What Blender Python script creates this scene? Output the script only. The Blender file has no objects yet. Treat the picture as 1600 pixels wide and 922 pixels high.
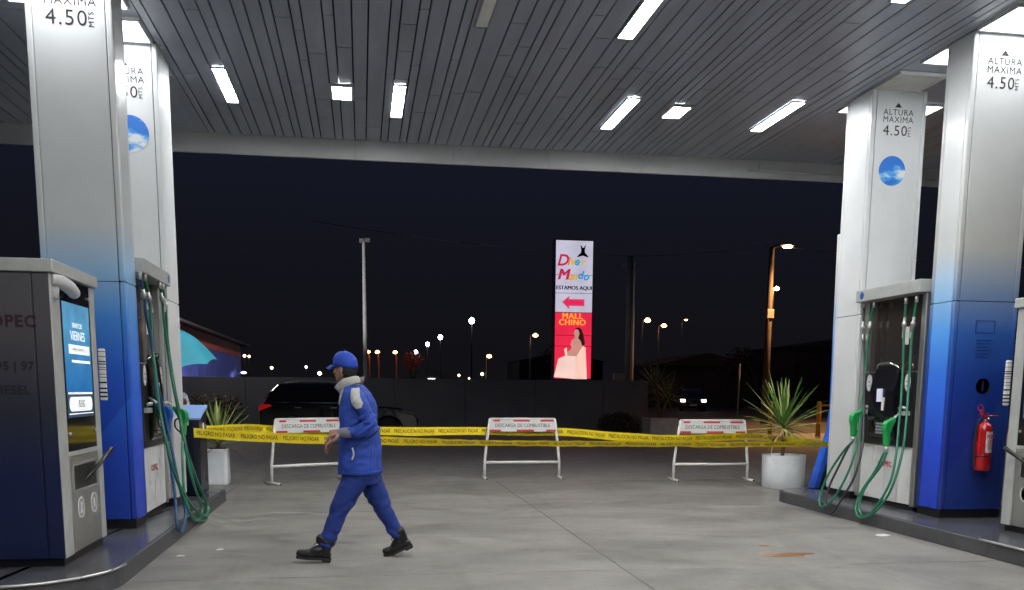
import bpy, bmesh, math, random
from mathutils import Vector, Matrix, noise
R = math.radians
random.seed(7)
S = bpy.context.scene
COL = S.collection
# ------------------------------------------------------------------ camera
cam_d = bpy.data.cameras.new('camera'); cam = bpy.data.objects.new('camera', cam_d); COL.objects.link(cam)
S.camera = cam
cam_d.sensor_fit = 'HORIZONTAL'; cam_d.sensor_width = 36.0
cam_d.lens = 1439.0/1600*36
cam_d.shift_y = (818.3-461)/1600
cam_d.clip_end = 2000
def cam_matrix(yaw, pitch, roll, loc):
    f = Vector((math.sin(yaw)*math.cos(pitch), math.cos(yaw)*math.cos(pitch), math.sin(pitch)))
    r = Vector((math.cos(yaw), -math.sin(yaw), 0)); d = f.cross(r)
    r2 = r*math.cos(roll)+d*math.sin(roll); d2 = -r*math.sin(roll)+d*math.cos(roll)
    m = Matrix((r2, -d2, -f)).transposed().to_4x4(); m.translation = loc
    return m
cam.matrix_world = cam_matrix(0.161223743, -0.143842209, -0.0075054154, Vector((0, 0, 1.47)))
# ------------------------------------------------------------------ world: clear night sky over a town
W = bpy.data.worlds.new('World'); S.world = W; W.use_nodes = True
wn = W.node_tree.nodes; wl = W.node_tree.links
bg = wn['Background']; bg.inputs['Strength'].default_value = 1.0
tc = wn.new('ShaderNodeTexCoord'); sp = wn.new('ShaderNodeSeparateXYZ'); rp = wn.new('ShaderNodeValToRGB')
wl.new(tc.outputs['Generated'], sp.inputs[0]); wl.new(sp.outputs['Z'], rp.inputs[0]); wl.new(rp.outputs[0], bg.inputs['Color'])
e = rp.color_ramp.elements
e[0].position = 0.0; e[0].color = (.0044, .0042, .0052, 1)
e[1].position = 0.30; e[1].color = (.0064, .0075, .0165, 1)
e2 = e.new(.10); e2.color = (.0046, .0048, .0070, 1)
vs = S.view_settings
vs.view_transform = 'Standard'; vs.look = 'None'; vs.exposure = 0.35; vs.gamma = 1.0; vs.use_curve_mapping = False
S.cycles.use_denoising = True
S.cycles.max_bounces = 6
try: S.cycles.sample_clamp_indirect = 12.0
except Exception: pass
LAMP = 62.0          # radiance of the canopy fittings
# ------------------------------------------------------------------ materials
def nodes_of(name):
    m = bpy.data.materials.new(name); m.use_nodes = True
    return m, m.node_tree.nodes, m.node_tree.links, m.node_tree.nodes['Principled BSDF']
def mat(name, col, rough=.5, metal=0., var=.12, scale=4., bump=0., bscale=40., emit=None, es=0., coat=0., stretch=(1,1,1), spec=.5, trans=0.):
    m, n, l, b = nodes_of(name)
    tc = n.new('ShaderNodeTexCoord'); mp = n.new('ShaderNodeMapping'); mp.inputs['Scale'].default_value = stretch
    l.new(tc.outputs['Object'], mp.inputs[0])
    ns = n.new('ShaderNodeTexNoise'); ns.inputs['Scale'].default_value = scale; ns.inputs['Detail'].default_value = 6; ns.inputs['Roughness'].default_value = .6
    l.new(mp.outputs[0], ns.inputs['Vector'])
    mr = n.new('ShaderNodeMapRange'); mr.inputs['From Min'].default_value = .3; mr.inputs['From Max'].default_value = .7
    mr.inputs['To Min'].default_value = 1-var; mr.inputs['To Max'].default_value = 1+var
    l.new(ns.outputs['Fac'], mr.inputs['Value'])
    vm = n.new('ShaderNodeVectorMath'); vm.operation = 'SCALE'; vm.inputs[0].default_value = col[:3]
    l.new(mr.outputs[0], vm.inputs['Scale']); l.new(vm.outputs[0], b.inputs['Base Color'])
    rr = n.new('ShaderNodeMapRange'); rr.inputs['To Min'].default_value = max(.02, rough-.08); rr.inputs['To Max'].default_value = min(1, rough+.08)
    l.new(ns.outputs['Fac'], rr.inputs['Value']); l.new(rr.outputs[0], b.inputs['Roughness'])
    b.inputs['Metallic'].default_value = metal; b.inputs['Specular IOR Level'].default_value = spec
    b.inputs['Coat Weight'].default_value = coat; b.inputs['Transmission Weight'].default_value = trans
    if bump:
        n2 = n.new('ShaderNodeTexNoise'); n2.inputs['Scale'].default_value = bscale; n2.inputs['Detail'].default_value = 5
        l.new(mp.outputs[0], n2.inputs['Vector'])
        bp = n.new('ShaderNodeBump'); bp.inputs['Strength'].default_value = bump; bp.inputs['Distance'].default_value = .01
        l.new(n2.outputs['Fac'], bp.inputs['Height']); l.new(bp.outputs[0], b.inputs['Normal'])
    if emit:
        b.inputs['Emission Color'].default_value = (*emit[:3], 1); b.inputs['Emission Strength'].default_value = es
    return m
def ramp_node(n, stops, interp='LINEAR'):
    r = n.new('ShaderNodeValToRGB'); r.color_ramp.interpolation = interp
    el = r.color_ramp.elements
    while len(el) > 1: el.remove(el[0])
    el[0].position = stops[0][0]; el[0].color = (*stops[0][1], 1)
    for p, c in stops[1:]:
        x = el.new(p); x.color = (*c, 1)
    return r
def livery(name, stops, zmax=5., diag=None, rough=.35, dk=.75, coat=.2):
    """printed cladding film: colour runs over the height (object z), a printed diagonal splits it in two tones"""
    m, n, l, b = nodes_of(name)
    tc = n.new('ShaderNodeTexCoord'); s = n.new('ShaderNodeSeparateXYZ'); l.new(tc.outputs['Object'], s.inputs[0])
    dv = n.new('ShaderNodeMath'); dv.operation = 'DIVIDE'; dv.inputs[1].default_value = zmax; l.new(s.outputs['Z'], dv.inputs[0])
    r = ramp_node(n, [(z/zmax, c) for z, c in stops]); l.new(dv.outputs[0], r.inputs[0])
    ns = n.new('ShaderNodeTexNoise'); ns.inputs['Scale'].default_value = 2.2; ns.inputs['Detail'].default_value = 7; l.new(tc.outputs['Object'], ns.inputs['Vector'])
    mr = n.new('ShaderNodeMapRange'); mr.inputs['To Min'].default_value = .88; mr.inputs['To Max'].default_value = 1.08; l.new(ns.outputs['Fac'], mr.inputs['Value'])
    vm = n.new('ShaderNodeVectorMath'); vm.operation = 'SCALE'; l.new(r.outputs[0], vm.inputs[0]); l.new(mr.outputs[0], vm.inputs['Scale'])
    out = vm.outputs[0]
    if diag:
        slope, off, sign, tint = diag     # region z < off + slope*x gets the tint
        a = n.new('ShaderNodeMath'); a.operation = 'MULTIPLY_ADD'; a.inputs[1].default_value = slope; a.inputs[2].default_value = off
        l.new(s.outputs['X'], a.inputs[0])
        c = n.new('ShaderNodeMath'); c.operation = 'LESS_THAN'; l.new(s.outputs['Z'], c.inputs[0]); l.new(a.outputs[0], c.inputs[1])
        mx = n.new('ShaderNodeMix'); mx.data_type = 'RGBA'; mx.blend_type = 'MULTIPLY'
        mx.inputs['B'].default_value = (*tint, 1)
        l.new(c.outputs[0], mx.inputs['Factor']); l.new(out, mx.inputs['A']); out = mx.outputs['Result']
    # splashed dirt of uneven height round the foot, faint handling smears higher up
    nd = n.new('ShaderNodeTexNoise'); nd.inputs['Scale'].default_value = 9; nd.inputs['Detail'].default_value = 8; nd.inputs['Roughness'].default_value = .7; l.new(tc.outputs['Object'], nd.inputs['Vector'])
    dm = n.new('ShaderNodeMath'); dm.operation = 'MULTIPLY_ADD'; dm.inputs[1].default_value = -1.6; l.new(s.outputs['Z'], dm.inputs[0]); l.new(nd.outputs['Fac'], dm.inputs[2])
    dr = ramp_node(n, [(0, (1,1,1)), (.10, (1,1,1)), (.36, (.50,.46,.42))]); l.new(dm.outputs[0], dr.inputs[0])
    dx = n.new('ShaderNodeMix'); dx.data_type = 'RGBA'; dx.blend_type = 'MULTIPLY'; dx.inputs['Factor'].default_value = .8; l.new(out, dx.inputs['A']); l.new(dr.outputs[0], dx.inputs['B']); out = dx.outputs['Result']
    rg = n.new('ShaderNodeMapRange'); rg.inputs['To Min'].default_value = rough-.12; rg.inputs['To Max'].default_value = rough+.2; l.new(nd.outputs['Fac'], rg.inputs['Value']); l.new(rg.outputs[0], b.inputs['Roughness'])
    l.new(out, b.inputs['Base Color'])
    b.inputs['Roughness'].default_value = rough; b.inputs['Coat Weight'].default_value = coat; b.inputs['Coat Roughness'].default_value = .15
    return m
def emis(name, col, s):
    m, n, l, b = nodes_of(name)
    b.inputs['Base Color'].default_value = (.8, .8, .8, 1); b.inputs['Emission Color'].default_value = (*col, 1); b.inputs['Emission Strength'].default_value = s
    return m
# ------------------------------------------------------------------ mesh collector
def origin_of(o):
    v = Vector((0, 0, 0))
    while o is not None:
        v = v+o.location; o = o.parent
    return v
class MB:
    def __init__(s): s.bm = bmesh.new()
    def box(s, x0, x1, y0, y1, z0, z1, M=None):
        x0, x1 = sorted((x0, x1)); y0, y1 = sorted((y0, y1)); z0, z1 = sorted((z0, z1))
        c = [Vector(p) for p in ((x0,y0,z0),(x1,y0,z0),(x1,y1,z0),(x0,y1,z0),(x0,y0,z1),(x1,y0,z1),(x1,y1,z1),(x0,y1,z1))]
        if M: c = [M@p for p in c]
        v = [s.bm.verts.new(p) for p in c]
        for q in ((0,3,2,1),(4,5,6,7),(0,1,5,4),(1,2,6,5),(2,3,7,6),(3,0,4,7)): s.bm.faces.new([v[i] for i in q])
        return s
    def tube(s, pts, r, n=10, caps=True, smooth=True, flat=None):
        pts = [Vector(p) for p in pts]
        if not isinstance(r, (list, tuple)): r = [r]*len(pts)
        rings = []; up = None
        for i, p in enumerate(pts):
            t = (pts[min(i+1, len(pts)-1)]-pts[max(i-1, 0)]).normalized()
            if up is None:
                up = Vector((0, 0, 1)) if abs(t.z) < .9 else Vector((1, 0, 0))
            a = (up-t*up.dot(t)).normalized(); b = t.cross(a); up = a
            rr = r[i]; ra, rb = (rr if isinstance(rr, tuple) else (rr, rr))
            rings.append([s.bm.verts.new(p+a*math.cos(2*math.pi*k/n)*ra+b*math.sin(2*math.pi*k/n)*rb) for k in range(n)])
        for i in range(len(rings)-1):
            for k in range(n):
                f = s.bm.faces.new((rings[i][k], rings[i][(k+1)%n], rings[i+1][(k+1)%n], rings[i+1][k])); f.smooth = smooth
        if caps:
            s.bm.faces.new(rings[0][::-1]); s.bm.faces.new(rings[-1])
        return s
    def lathe(s, prof, c=(0,0,0), n=24, M=None, smooth=True):
        c = Vector(c); rings = []
        for r, z in prof:
            ring = []
            for k in range(n):
                p = Vector((r*math.cos(2*math.pi*k/n), r*math.sin(2*math.pi*k/n), z))
                if M: p = M@p
                ring.append(s.bm.verts.new(c+p))
            rings.append(ring)
        for i in range(len(rings)-1):
            for k in range(n):
                f = s.bm.faces.new((rings[i][k], rings[i][(k+1)%n], rings[i+1][(k+1)%n], rings[i+1][k])); f.smooth = smooth
        s.bm.faces.new(rings[0][::-1]); s.bm.faces.new(rings[-1])
        return s
    def ball(s, c, r, n=12, M=None):
        if not isinstance(r, (tuple, list)): r = (r, r, r)
        T = Matrix.Translation(Vector(c))@(M or Matrix.Identity(4))@Matrix.Diagonal((*r, 1))
        res = bmesh.ops.create_uvsphere(s.bm, u_segments=n*2, v_segments=n, radius=1, matrix=T)
        for v in res['verts']:
            for f in v.link_faces: f.smooth = True
        return s
    def prism(s, poly, axis, a, b, M=None):
        """polygon in the other two axes (in xyz order), extruded along axis from a to b"""
        def P(u, v, w):
            p = {'x': (w, u, v), 'y': (u, w, v), 'z': (u, v, w)}[axis]
            p = Vector(p); return M@p if M else p
        A = [s.bm.verts.new(P(u, v, a)) for u, v in poly]; B = [s.bm.verts.new(P(u, v, b)) for u, v in poly]
        s.bm.faces.new(A[::-1]); s.bm.faces.new(B)
        k = len(poly)
        for i in range(k): s.bm.faces.new((A[i], A[(i+1)%k], B[(i+1)%k], B[i]))
        return s
    def quad(s, *pts):
        s.bm.faces.new([s.bm.verts.new(p) for p in pts]); return s
    def geo(s, vf, M=None, fn=None):
        vs_, fs = vf
        vv = [s.bm.verts.new(fn(Vector(p)) if fn else (M@Vector(p) if M else p)) for p in vs_]
        for f in fs:
            try: s.bm.faces.new([vv[i] for i in f])
            except ValueError: pass
        return s
    def build(s, name, m, parent=None, bevel=0., local=False, kind=None, segs=2):
        bmesh.ops.remove_doubles(s.bm, verts=s.bm.verts, dist=1e-6)
        bmesh.ops.recalc_face_normals(s.bm, faces=s.bm.faces)
        if bevel:
            bmesh.ops.bevel(s.bm, geom=[e for e in s.bm.edges if len(e.link_faces) == 2 and e.calc_face_angle(0) > .6], offset=bevel, segments=segs, affect='EDGES', profile=.5, clamp_overlap=True)
        if parent is not None and not local:
            bmesh.ops.translate(s.bm, verts=s.bm.verts, vec=-origin_of(parent))
        me = bpy.data.meshes.new(name); s.bm.to_mesh(me); s.bm.free()
        me.materials.append(m)
        o = bpy.data.objects.new(name, me); COL.objects.link(o)
        if parent is not None: o.parent = parent
        if kind: o['kind'] = kind
        return o
def bx(*a): return MB().box(*a)
def tag(o, label, cat, group=None):
    o['label'] = label; o['category'] = cat
    if group: o['group'] = group
    return o
def thing(name, label, cat, loc=(0,0,0), rz=0, group=None):
    o = bpy.data.objects.new(name, None); COL.objects.link(o); o.location = loc; o.rotation_euler = (0,0,rz)
    o.empty_display_size = .1
    return tag(o, label, cat, group)
def dup(root, loc, rz=None, label=None, group=None):
    kids = [c for c in COL.objects if c.parent == root]
    r = root.copy(); COL.objects.link(r); r.location = loc
    if rz is not None: r.rotation_euler = (0,0,rz)
    if label: r['label'] = label
    if group: r['group'] = group
    for ch in kids:
        c = ch.copy(); COL.objects.link(c); c.parent = r
        for g in [g for g in COL.objects if g.parent == ch]:
            d = g.copy(); COL.objects.link(d); d.parent = c
    return r
def text_geo(txt, size, bold=0., align='CENTER', space=1., shear=0., ext=0.0):
    cu = bpy.data.curves.new('t', 'FONT'); cu.body = txt; cu.size = size; cu.align_x = align; cu.align_y = 'CENTER'
    cu.offset = bold; cu.space_character = space; cu.shear = shear; cu.extrude = ext; cu.resolution_u = 3
    o = bpy.data.objects.new('t', cu); COL.objects.link(o)
    dg = bpy.context.evaluated_depsgraph_get(); me = bpy.data.meshes.new_from_object(o.evaluated_get(dg))
    vf = ([v.co.copy() for v in me.vertices], [tuple(p.vertices) for p in me.polygons])
    bpy.data.objects.remove(o); bpy.data.meshes.remove(me); bpy.data.curves.remove(cu)
    return vf
def frame(loc, ex, ey):
    """matrix whose local x,y axes are ex, ey (text reads along ex, up is ey)"""
    ex = Vector(ex).normalized(); ey = Vector(ey).normalized(); ez = ex.cross(ey)
    m = Matrix((ex, ey, ez)).transposed().to_4x4(); m.translation = Vector(loc); return m
def FRONT(x, y, z): return frame((x, y, z), (1,0,0), (0,0,1))        # reads from -y
def lane(side, x, y, z):                                            # reads from the lane
    return frame((x, y, z), (0,-1,0) if side > 0 else (0,1,0), (0,0,1))
def catmull(pts, n=8):
    P = [Vector(p) for p in pts]; P = [P[0]*2-P[1]]+P+[P[-1]*2-P[-2]]; out = []
    for i in range(1, len(P)-2):
        a, b, c, d = P[i-1:i+3]
        for k in range(n):
            t = k/n
            out.append(.5*((2*b)+(c-a)*t+(2*a-5*b+4*c-d)*t*t+(3*b-a-3*c+d)*t**3))
    out.append(P[-2]); return out
def rrect(x0, x1, y0, y1, r, n=6):
    """r = radii for corners (x1,y1),(x0,y1),(x0,y0),(x1,y0)"""
    out = []
    for (cx, cy, a0, rr) in ((x1-r[0], y1-r[0], 0, r[0]), (x0+r[1], y1-r[1], 90, r[1]), (x0+r[2], y0+r[2], 180, r[2]), (x1-r[3], y0+r[3], 270, r[3])):
        k = n if rr > .02 else 0
        for i in range(k+1):
            a = R(a0+90*(i/k if k else .5)); out.append((cx+rr*math.cos(a), cy+rr*math.sin(a)))
    return out
# ------------------------------------------------------------------ palette
def concrete_mat():
    m, n, l, b = nodes_of('forecourt_concrete')
    tc = n.new('ShaderNodeTexCoord')
    def nz(scale, detail=8, rough=.6, stretch=(1,1,1), dist=0.):
        mp = n.new('ShaderNodeMapping'); mp.inputs['Scale'].default_value = stretch; l.new(tc.outputs['Object'], mp.inputs[0])
        t = n.new('ShaderNodeTexNoise'); t.inputs['Scale'].default_value = scale; t.inputs['Detail'].default_value = detail; t.inputs['Roughness'].default_value = rough
        t.inputs['Distortion'].default_value = dist
        l.new(mp.outputs[0], t.inputs['Vector']); return t
    big = nz(.62, 9, .66, (1, 1.5, 1), .9); mid = nz(2.2, 10, .68, (1, 2.2, 1), .3); fine = nz(40, 6, .7)
    r1 = ramp_node(n, [(.30, (.135,.127,.119)), (.42, (.188,.177,.165)), (.52, (.230,.217,.202)), (.62, (.260,.246,.229)), (.74, (.33,.313,.29))]); l.new(big.outputs['Fac'], r1.inputs[0])
    r2 = ramp_node(n, [(.28, (.62,.62,.64)), (.43, (.92,.92,.92)), (.6, (1.03,1.02,1)), (.8, (1.14,1.13,1.1))]); l.new(mid.outputs['Fac'], r2.inputs[0])
    mx = n.new('ShaderNodeMix'); mx.data_type = 'RGBA'; mx.blend_type = 'MULTIPLY'; mx.inputs['Factor'].default_value = 1
    l.new(r1.outputs[0], mx.inputs['A']); l.new(r2.outputs[0], mx.inputs['B'])
    r3 = ramp_node(n, [(.3, (.86,.86,.86)), (.7, (1.12,1.12,1.12))]); l.new(fine.outputs['Fac'], r3.inputs[0])
    m2 = n.new('ShaderNodeMix'); m2.data_type = 'RGBA'; m2.blend_type = 'MULTIPLY'; m2.inputs['Factor'].default_value = 1
    l.new(mx.outputs['Result'], m2.inputs['A']); l.new(r3.outputs[0], m2.inputs['B'])
    sp = nz(6.5, 3, .5); r4 = ramp_node(n, [(.0, (1,1,1)), (.70, (1,1,1)), (.76, (.55,.55,.57))]); l.new(sp.outputs['Fac'], r4.inputs[0])
    m3 = n.new('ShaderNodeMix'); m3.data_type = 'RGBA'; m3.blend_type = 'MULTIPLY'; m3.inputs['Factor'].default_value = .8
    l.new(m2.outputs['Result'], m3.inputs['A']); l.new(r4.outputs[0], m3.inputs['B'])
    # rubbed tyre lanes along the driving direction and small round oil drips
    ty = nz(1.0, 6, .6, (1.5, .10, 1), .2); r5 = ramp_node(n, [(.0, (1,1,1)), (.54, (1,1,1)), (.70, (.70,.70,.70))]); l.new(ty.outputs['Fac'], r5.inputs[0])
    m4 = n.new('ShaderNodeMix'); m4.data_type = 'RGBA'; m4.blend_type = 'MULTIPLY'; m4.inputs['Factor'].default_value = .85
    l.new(m3.outputs['Result'], m4.inputs['A']); l.new(r5.outputs[0], m4.inputs['B'])
    vo = n.new('ShaderNodeTexVoronoi'); vo.inputs['Scale'].default_value = 2.6; l.new(tc.outputs['Object'], vo.inputs['Vector'])
    r6 = ramp_node(n, [(.0, (.45,.44,.43)), (.045, (.62,.62,.62)), (.085, (1,1,1)), (1, (1,1,1))]); l.new(vo.outputs['Distance'], r6.inputs[0])
    m5 = n.new('ShaderNodeMix'); m5.data_type = 'RGBA'; m5.blend_type = 'MULTIPLY'; m5.inputs['Factor'].default_value = .7
    l.new(m4.outputs['Result'], m5.inputs['A']); l.new(r6.outputs[0], m5.inputs['B'])
    l.new(m5.outputs['Result'], b.inputs['Base Color'])
    rr = n.new('ShaderNodeMapRange'); rr.inputs['From Min'].default_value = .3; rr.inputs['From Max'].default_value = .7
    rr.inputs['To Min'].default_value = .38; rr.inputs['To Max'].default_value = .66; l.new(mid.outputs['Fac'], rr.inputs['Value']); l.new(rr.outputs[0], b.inputs['Roughness'])
    bp = n.new('ShaderNodeBump'); bp.inputs['Strength'].default_value = .25; bp.inputs['Distance'].default_value = .006
    l.new(fine.outputs['Fac'], bp.inputs['Height']); l.new(bp.outputs[0], b.inputs['Normal'])
    return m
M_conc = concrete_mat()
M_asph = mat('asphalt', (.060,.056,.054), .75, var=.3, scale=1.2, bump=.5, bscale=90)
M_paver = mat('paved_yard', (.27,.25,.235), .6, var=.38, scale=3.0, bump=.5, bscale=30, stretch=(1,2.5,1))
M_joint = mat('joint', (.115,.108,.098), .8)
M_ceil = mat('ceiling_strip', (.35,.375,.44), .36, var=.15, scale=1.5, stretch=(3,.4,1))
M_dark = mat('dark_gap', (.012,.012,.014), .8)
M_fascia = mat('fascia_white', (.50,.50,.50), .5, var=.10, scale=1.2)
M_white = mat('white_paint', (.74,.74,.72), .42, var=.07, scale=5, bump=.1, bscale=30)
M_bar = mat('white_barrier_paint', (.78,.77,.72), .45, var=.12, scale=9, bump=.15, bscale=60)
M_lit = emis('lit_diffuser', (.95, .98, 1), LAMP)
M_flood = emis('flood_glass', (1, .99, .95), LAMP*1.9)
M_off = mat('unlit_diffuser', (.80,.80,.76), .45)
M_frame = mat('lamp_frame', (.35,.35,.36), .4, metal=.3)
M_blk = mat('black_plastic', (.012,.012,.014), .32, var=.2)
M_rub = mat('black_rubber', (.02,.02,.02), .6)
M_steel = mat('brushed_steel', (.52,.52,.50), .34, metal=.85, var=.10, scale=14, stretch=(1,1,.08))
M_steelp = mat('grey_painted_steel', (.47,.48,.46), .4, metal=.2, var=.1, scale=8)
M_chrome = mat('chrome', (.75,.75,.75), .15, metal=1)
M_tile = mat('island_tiles', (.085,.085,.095), .22, var=.35, scale=2.6, bump=.15, bscale=8)
M_kerb = mat('kerb_stone', (.075,.075,.08), .45, var=.25, scale=7, bump=.4, bscale=60)
M_edge = mat('steel_edging', (.6,.6,.58), .3, metal=.8)
M_ink = mat('dark_print', (.045,.045,.05), .7, spec=.2)
M_red = mat('red_print', (.62,.045,.04), .45)
M_redp = mat('red_gloss_paint', (.50,.012,.015), .25, coat=.5)
M_yel = mat('tape_yellow', (.92,.70,.01), .38, var=.12, scale=14)
M_tapeink = mat('tape_black_print', (.07,.055,.012), .5)
M_label = mat('paper_label', (.72,.70,.68), .6, var=.1, scale=20)
WHT=(.80,.82,.83); 
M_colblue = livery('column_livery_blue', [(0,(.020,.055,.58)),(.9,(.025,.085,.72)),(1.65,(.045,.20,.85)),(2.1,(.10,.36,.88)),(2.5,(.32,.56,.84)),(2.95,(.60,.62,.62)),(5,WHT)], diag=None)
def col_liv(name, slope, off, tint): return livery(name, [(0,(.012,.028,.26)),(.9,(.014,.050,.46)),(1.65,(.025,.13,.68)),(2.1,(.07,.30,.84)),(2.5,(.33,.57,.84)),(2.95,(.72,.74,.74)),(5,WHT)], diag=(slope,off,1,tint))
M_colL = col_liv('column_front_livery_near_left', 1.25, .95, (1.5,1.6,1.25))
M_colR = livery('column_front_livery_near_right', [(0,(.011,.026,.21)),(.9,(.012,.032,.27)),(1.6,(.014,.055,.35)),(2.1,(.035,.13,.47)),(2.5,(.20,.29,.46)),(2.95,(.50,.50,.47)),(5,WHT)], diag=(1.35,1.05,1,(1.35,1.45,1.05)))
M_colgrey = livery('column_livery_plain', [(0,(.62,.62,.61)),(5,WHT)])
M_kiosk = livery('kiosk_livery', [(0,(.003,.009,.060)),(.8,(.004,.012,.066)),(1.3,(.024,.026,.044)),(1.9,(.080,.075,.084)),(2.4,(.090,.085,.094))], rough=.4)
M_totem = livery('totem_livery', [(0,(.02,.12,.70)),(1.7,(.04,.20,.80)),(2.2,(.25,.45,.80)),(2.8,(.66,.68,.66)),(4,(.70,.70,.66))])
M_green = mat('green_hose', (.02,.17,.095), .35, var=.12, scale=9)
M_blue = mat('blue_hose', (.02,.075,.17), .35, var=.12, scale=9)
M_blackhose = mat('dark_hose', (.03,.04,.045), .4)
M_gnoz = mat('green_nozzle', (.012,.33,.07), .35)
M_bnoz = mat('blue_nozzle', (.01,.10,.38), .35)
M_mirror = mat('tinted_glass_panel', (.10,.085,.078), .10, metal=.6, var=.3, scale=1.5)
M_glassblk = mat('black_glass', (.01,.01,.013), .07, var=0)
M_leaf = mat('yucca_leaf', (.11,.24,.045), .45, var=.35, scale=7)
M_leaf2 = mat('pale_yucca_leaf', (.52,.56,.20), .45, var=.3, scale=7)
M_trunk = mat('plant_trunk', (.12,.09,.05), .8, bump=.6, bscale=50)
M_soil = mat('soil', (.04,.03,.02), .9)
M_pot = mat('white_pot', (.78,.80,.82), .5, var=.10, scale=5, bump=.25, bscale=30)
M_dry = mat('dry_leaf', (.30,.20,.09), .7, var=.3, scale=8)
M_pole = mat('galvanised_pole', (.20,.20,.20), .6, var=.15)
M_bark = mat('bark', (.05,.035,.02), .9)
# ================================================================== SETTING
g = MB(); g.quad((-400,-60,-.008), (500,-60,-.008), (500,600,-.008), (-400,600,-.008)); g.build('ground', M_asph, kind='structure')
# concrete forecourt: slabs with open joints
fc = MB(); xs = [-14, -8.0, -1.9, 2.14, 6.2, 10.4, 14.6, 19]; ys = [-14, -8, -4.0, -.5, 3.2, 7.28, 11.22, 14.9]
jg = .007
for i in range(len(xs)-1):
    for j in range(len(ys)-1):
        fc.box(xs[i]+jg, xs[i+1]-jg, ys[j]+jg, ys[j+1]-jg, -.05, 0)
fc.build('forecourt', M_conc, kind='structure', bevel=.004, segs=1)
jt = MB(); jt.quad((-14,-14,-.004), (19,-14,-.004), (19,14.9,-.004), (-14,14.9,-.004)); jt.build('joint_sealant', M_joint, kind='structure')
pv = MB()
row = 0; y = 14.93
pv.box(-30, 26, 14.93, 31.6, -.05, -.004); pv.build('yard_paving', M_paver, kind='structure')
rd = MB(); rd.box(-90, 140, 36, 46, -.05, -.003); rd.box(13.5, 22, 31.6, 36, -.05, -.002); rd.build('road', M_asph, kind='structure')
kb = MB()
for x0, x1 in ((-90, 13), (22.5, 140)):
    x = x0
    while x < x1: kb.box(x, min(x+.98, x1), 35.7, 35.95, -.05, .12); x += 1.0
kb.build('road_kerb', M_kerb, kind='structure', bevel=.01, segs=1)
mk = MB()
for i in range(-20, 34): mk.box(i*4, i*4+1.8, 40.95, 41.07, -.003, .001)
mk.build('road_marking', M_bar, kind='structure')

# ================================================================== CANOPY
CZ = 5.05; CY1 = 14.25; CY0 = -12.0
can = thing('station_canopy', 'large flat fuel station canopy with a grey slatted ceiling and white edge over the lanes', 'canopy', (1.9, 4.6, 0))
xs = [-2.65,-2.43,-2.31,-2.11,-1.99,-1.79,-1.63,-1.48,-1.36,-1.16,-1.04,-.89,-.79,-.62,-.52,-.32,-.21,-.04,.12,.33,.43,.6,.7,.87,1.02,1.12,1.29,1.5,1.67,1.82,1.92,2.08,2.24,2.39,2.61,2.77,2.87]
wcy = [.11,.17,.11,.22,.17,.15,.10,.16,.22]
rc = random.Random(3)
left = [-2.65]
while left[-1] > -12.8: left.append(left[-1]-rc.choice(wcy))
right = [2.87]
while right[-1] < 5.92: right.append(right[-1]+rc.choice(wcy))
right[-1] = 6.0
right2 = [7.32]
while right2[-1] < 17.8: right2.append(right2[-1]+rc.choice(wcy))
leftA = [x for x in left if x < -3.45][::-1]; leftA[-1] = -3.45
inner = sorted(set([-2.08 if False else x for x in xs[2:]]+right[1:]))
st = MB()
def strips(seq):
    for a, b in zip(seq[:-1], seq[1:]):
        ys = [CY0]; y = CY0+rc.uniform(.3, 3)
        while y < CY1-.4:
            ys.append(y); y += rc.choice((.9, 1.8, 3.0, 3.9))*rc.uniform(.8, 1.2)
        ys.append(CY1)
        dz = rc.uniform(-.002, .002)
        for y0, y1 in zip(ys[:-1], ys[1:]):
            st.box(a+.0085, b-.0085, y0+.006, y1-.006, CZ+dz, CZ+.03+dz)
strips(leftA)
strips([-2.08]+[x for x in inner if x > -2.02])
strips(right2)
# flat service bands above both pump islands, broken into panels
def band(x0, x1):
    y = CY0
    for y1 in (-1.5, 2.2, 4.4, 7.2, 8.2, 10.1, 11.75, 13.0, CY1):
        st.box(x0+.006, x1-.006, y+.006, y1-.006, CZ+.006, CZ+.03); y = y1
band(-3.45, -2.08); band(6.0, 7.32)
st.build('slatted_ceiling', M_ceil, can)
MB().box(-13, 18, CY0, CY1, CZ+.045, CZ+.6).build('roof_deck', M_dark, can)
fa = MB(); x = -13.0
while x < 18:
    x1 = x+1.44; fa.box(x+.002, x1-.002, CY1+.004, CY1+.06, CZ-.262, CZ+.75)
    x = x1
for xx in (-13.06, 18.3): fa.box(xx-.03, xx+.03, CY0, CY1, CZ-.262, CZ+.75)
fa.build('fascia', M_fascia, can)
cp = MB(); cp.tube([(6.0, CY1-.03, CZ-.16), (7.6, CY1-.03, CZ-.17), (9.2, CY1-.03, CZ-.17)], .014, 8)
cp.tube([(6.2, CY1-.03, CZ+.02), (6.2, CY1-.03, CZ-.16)], .02, 8); cp.build('conduit', M_steelp, can)

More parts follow.
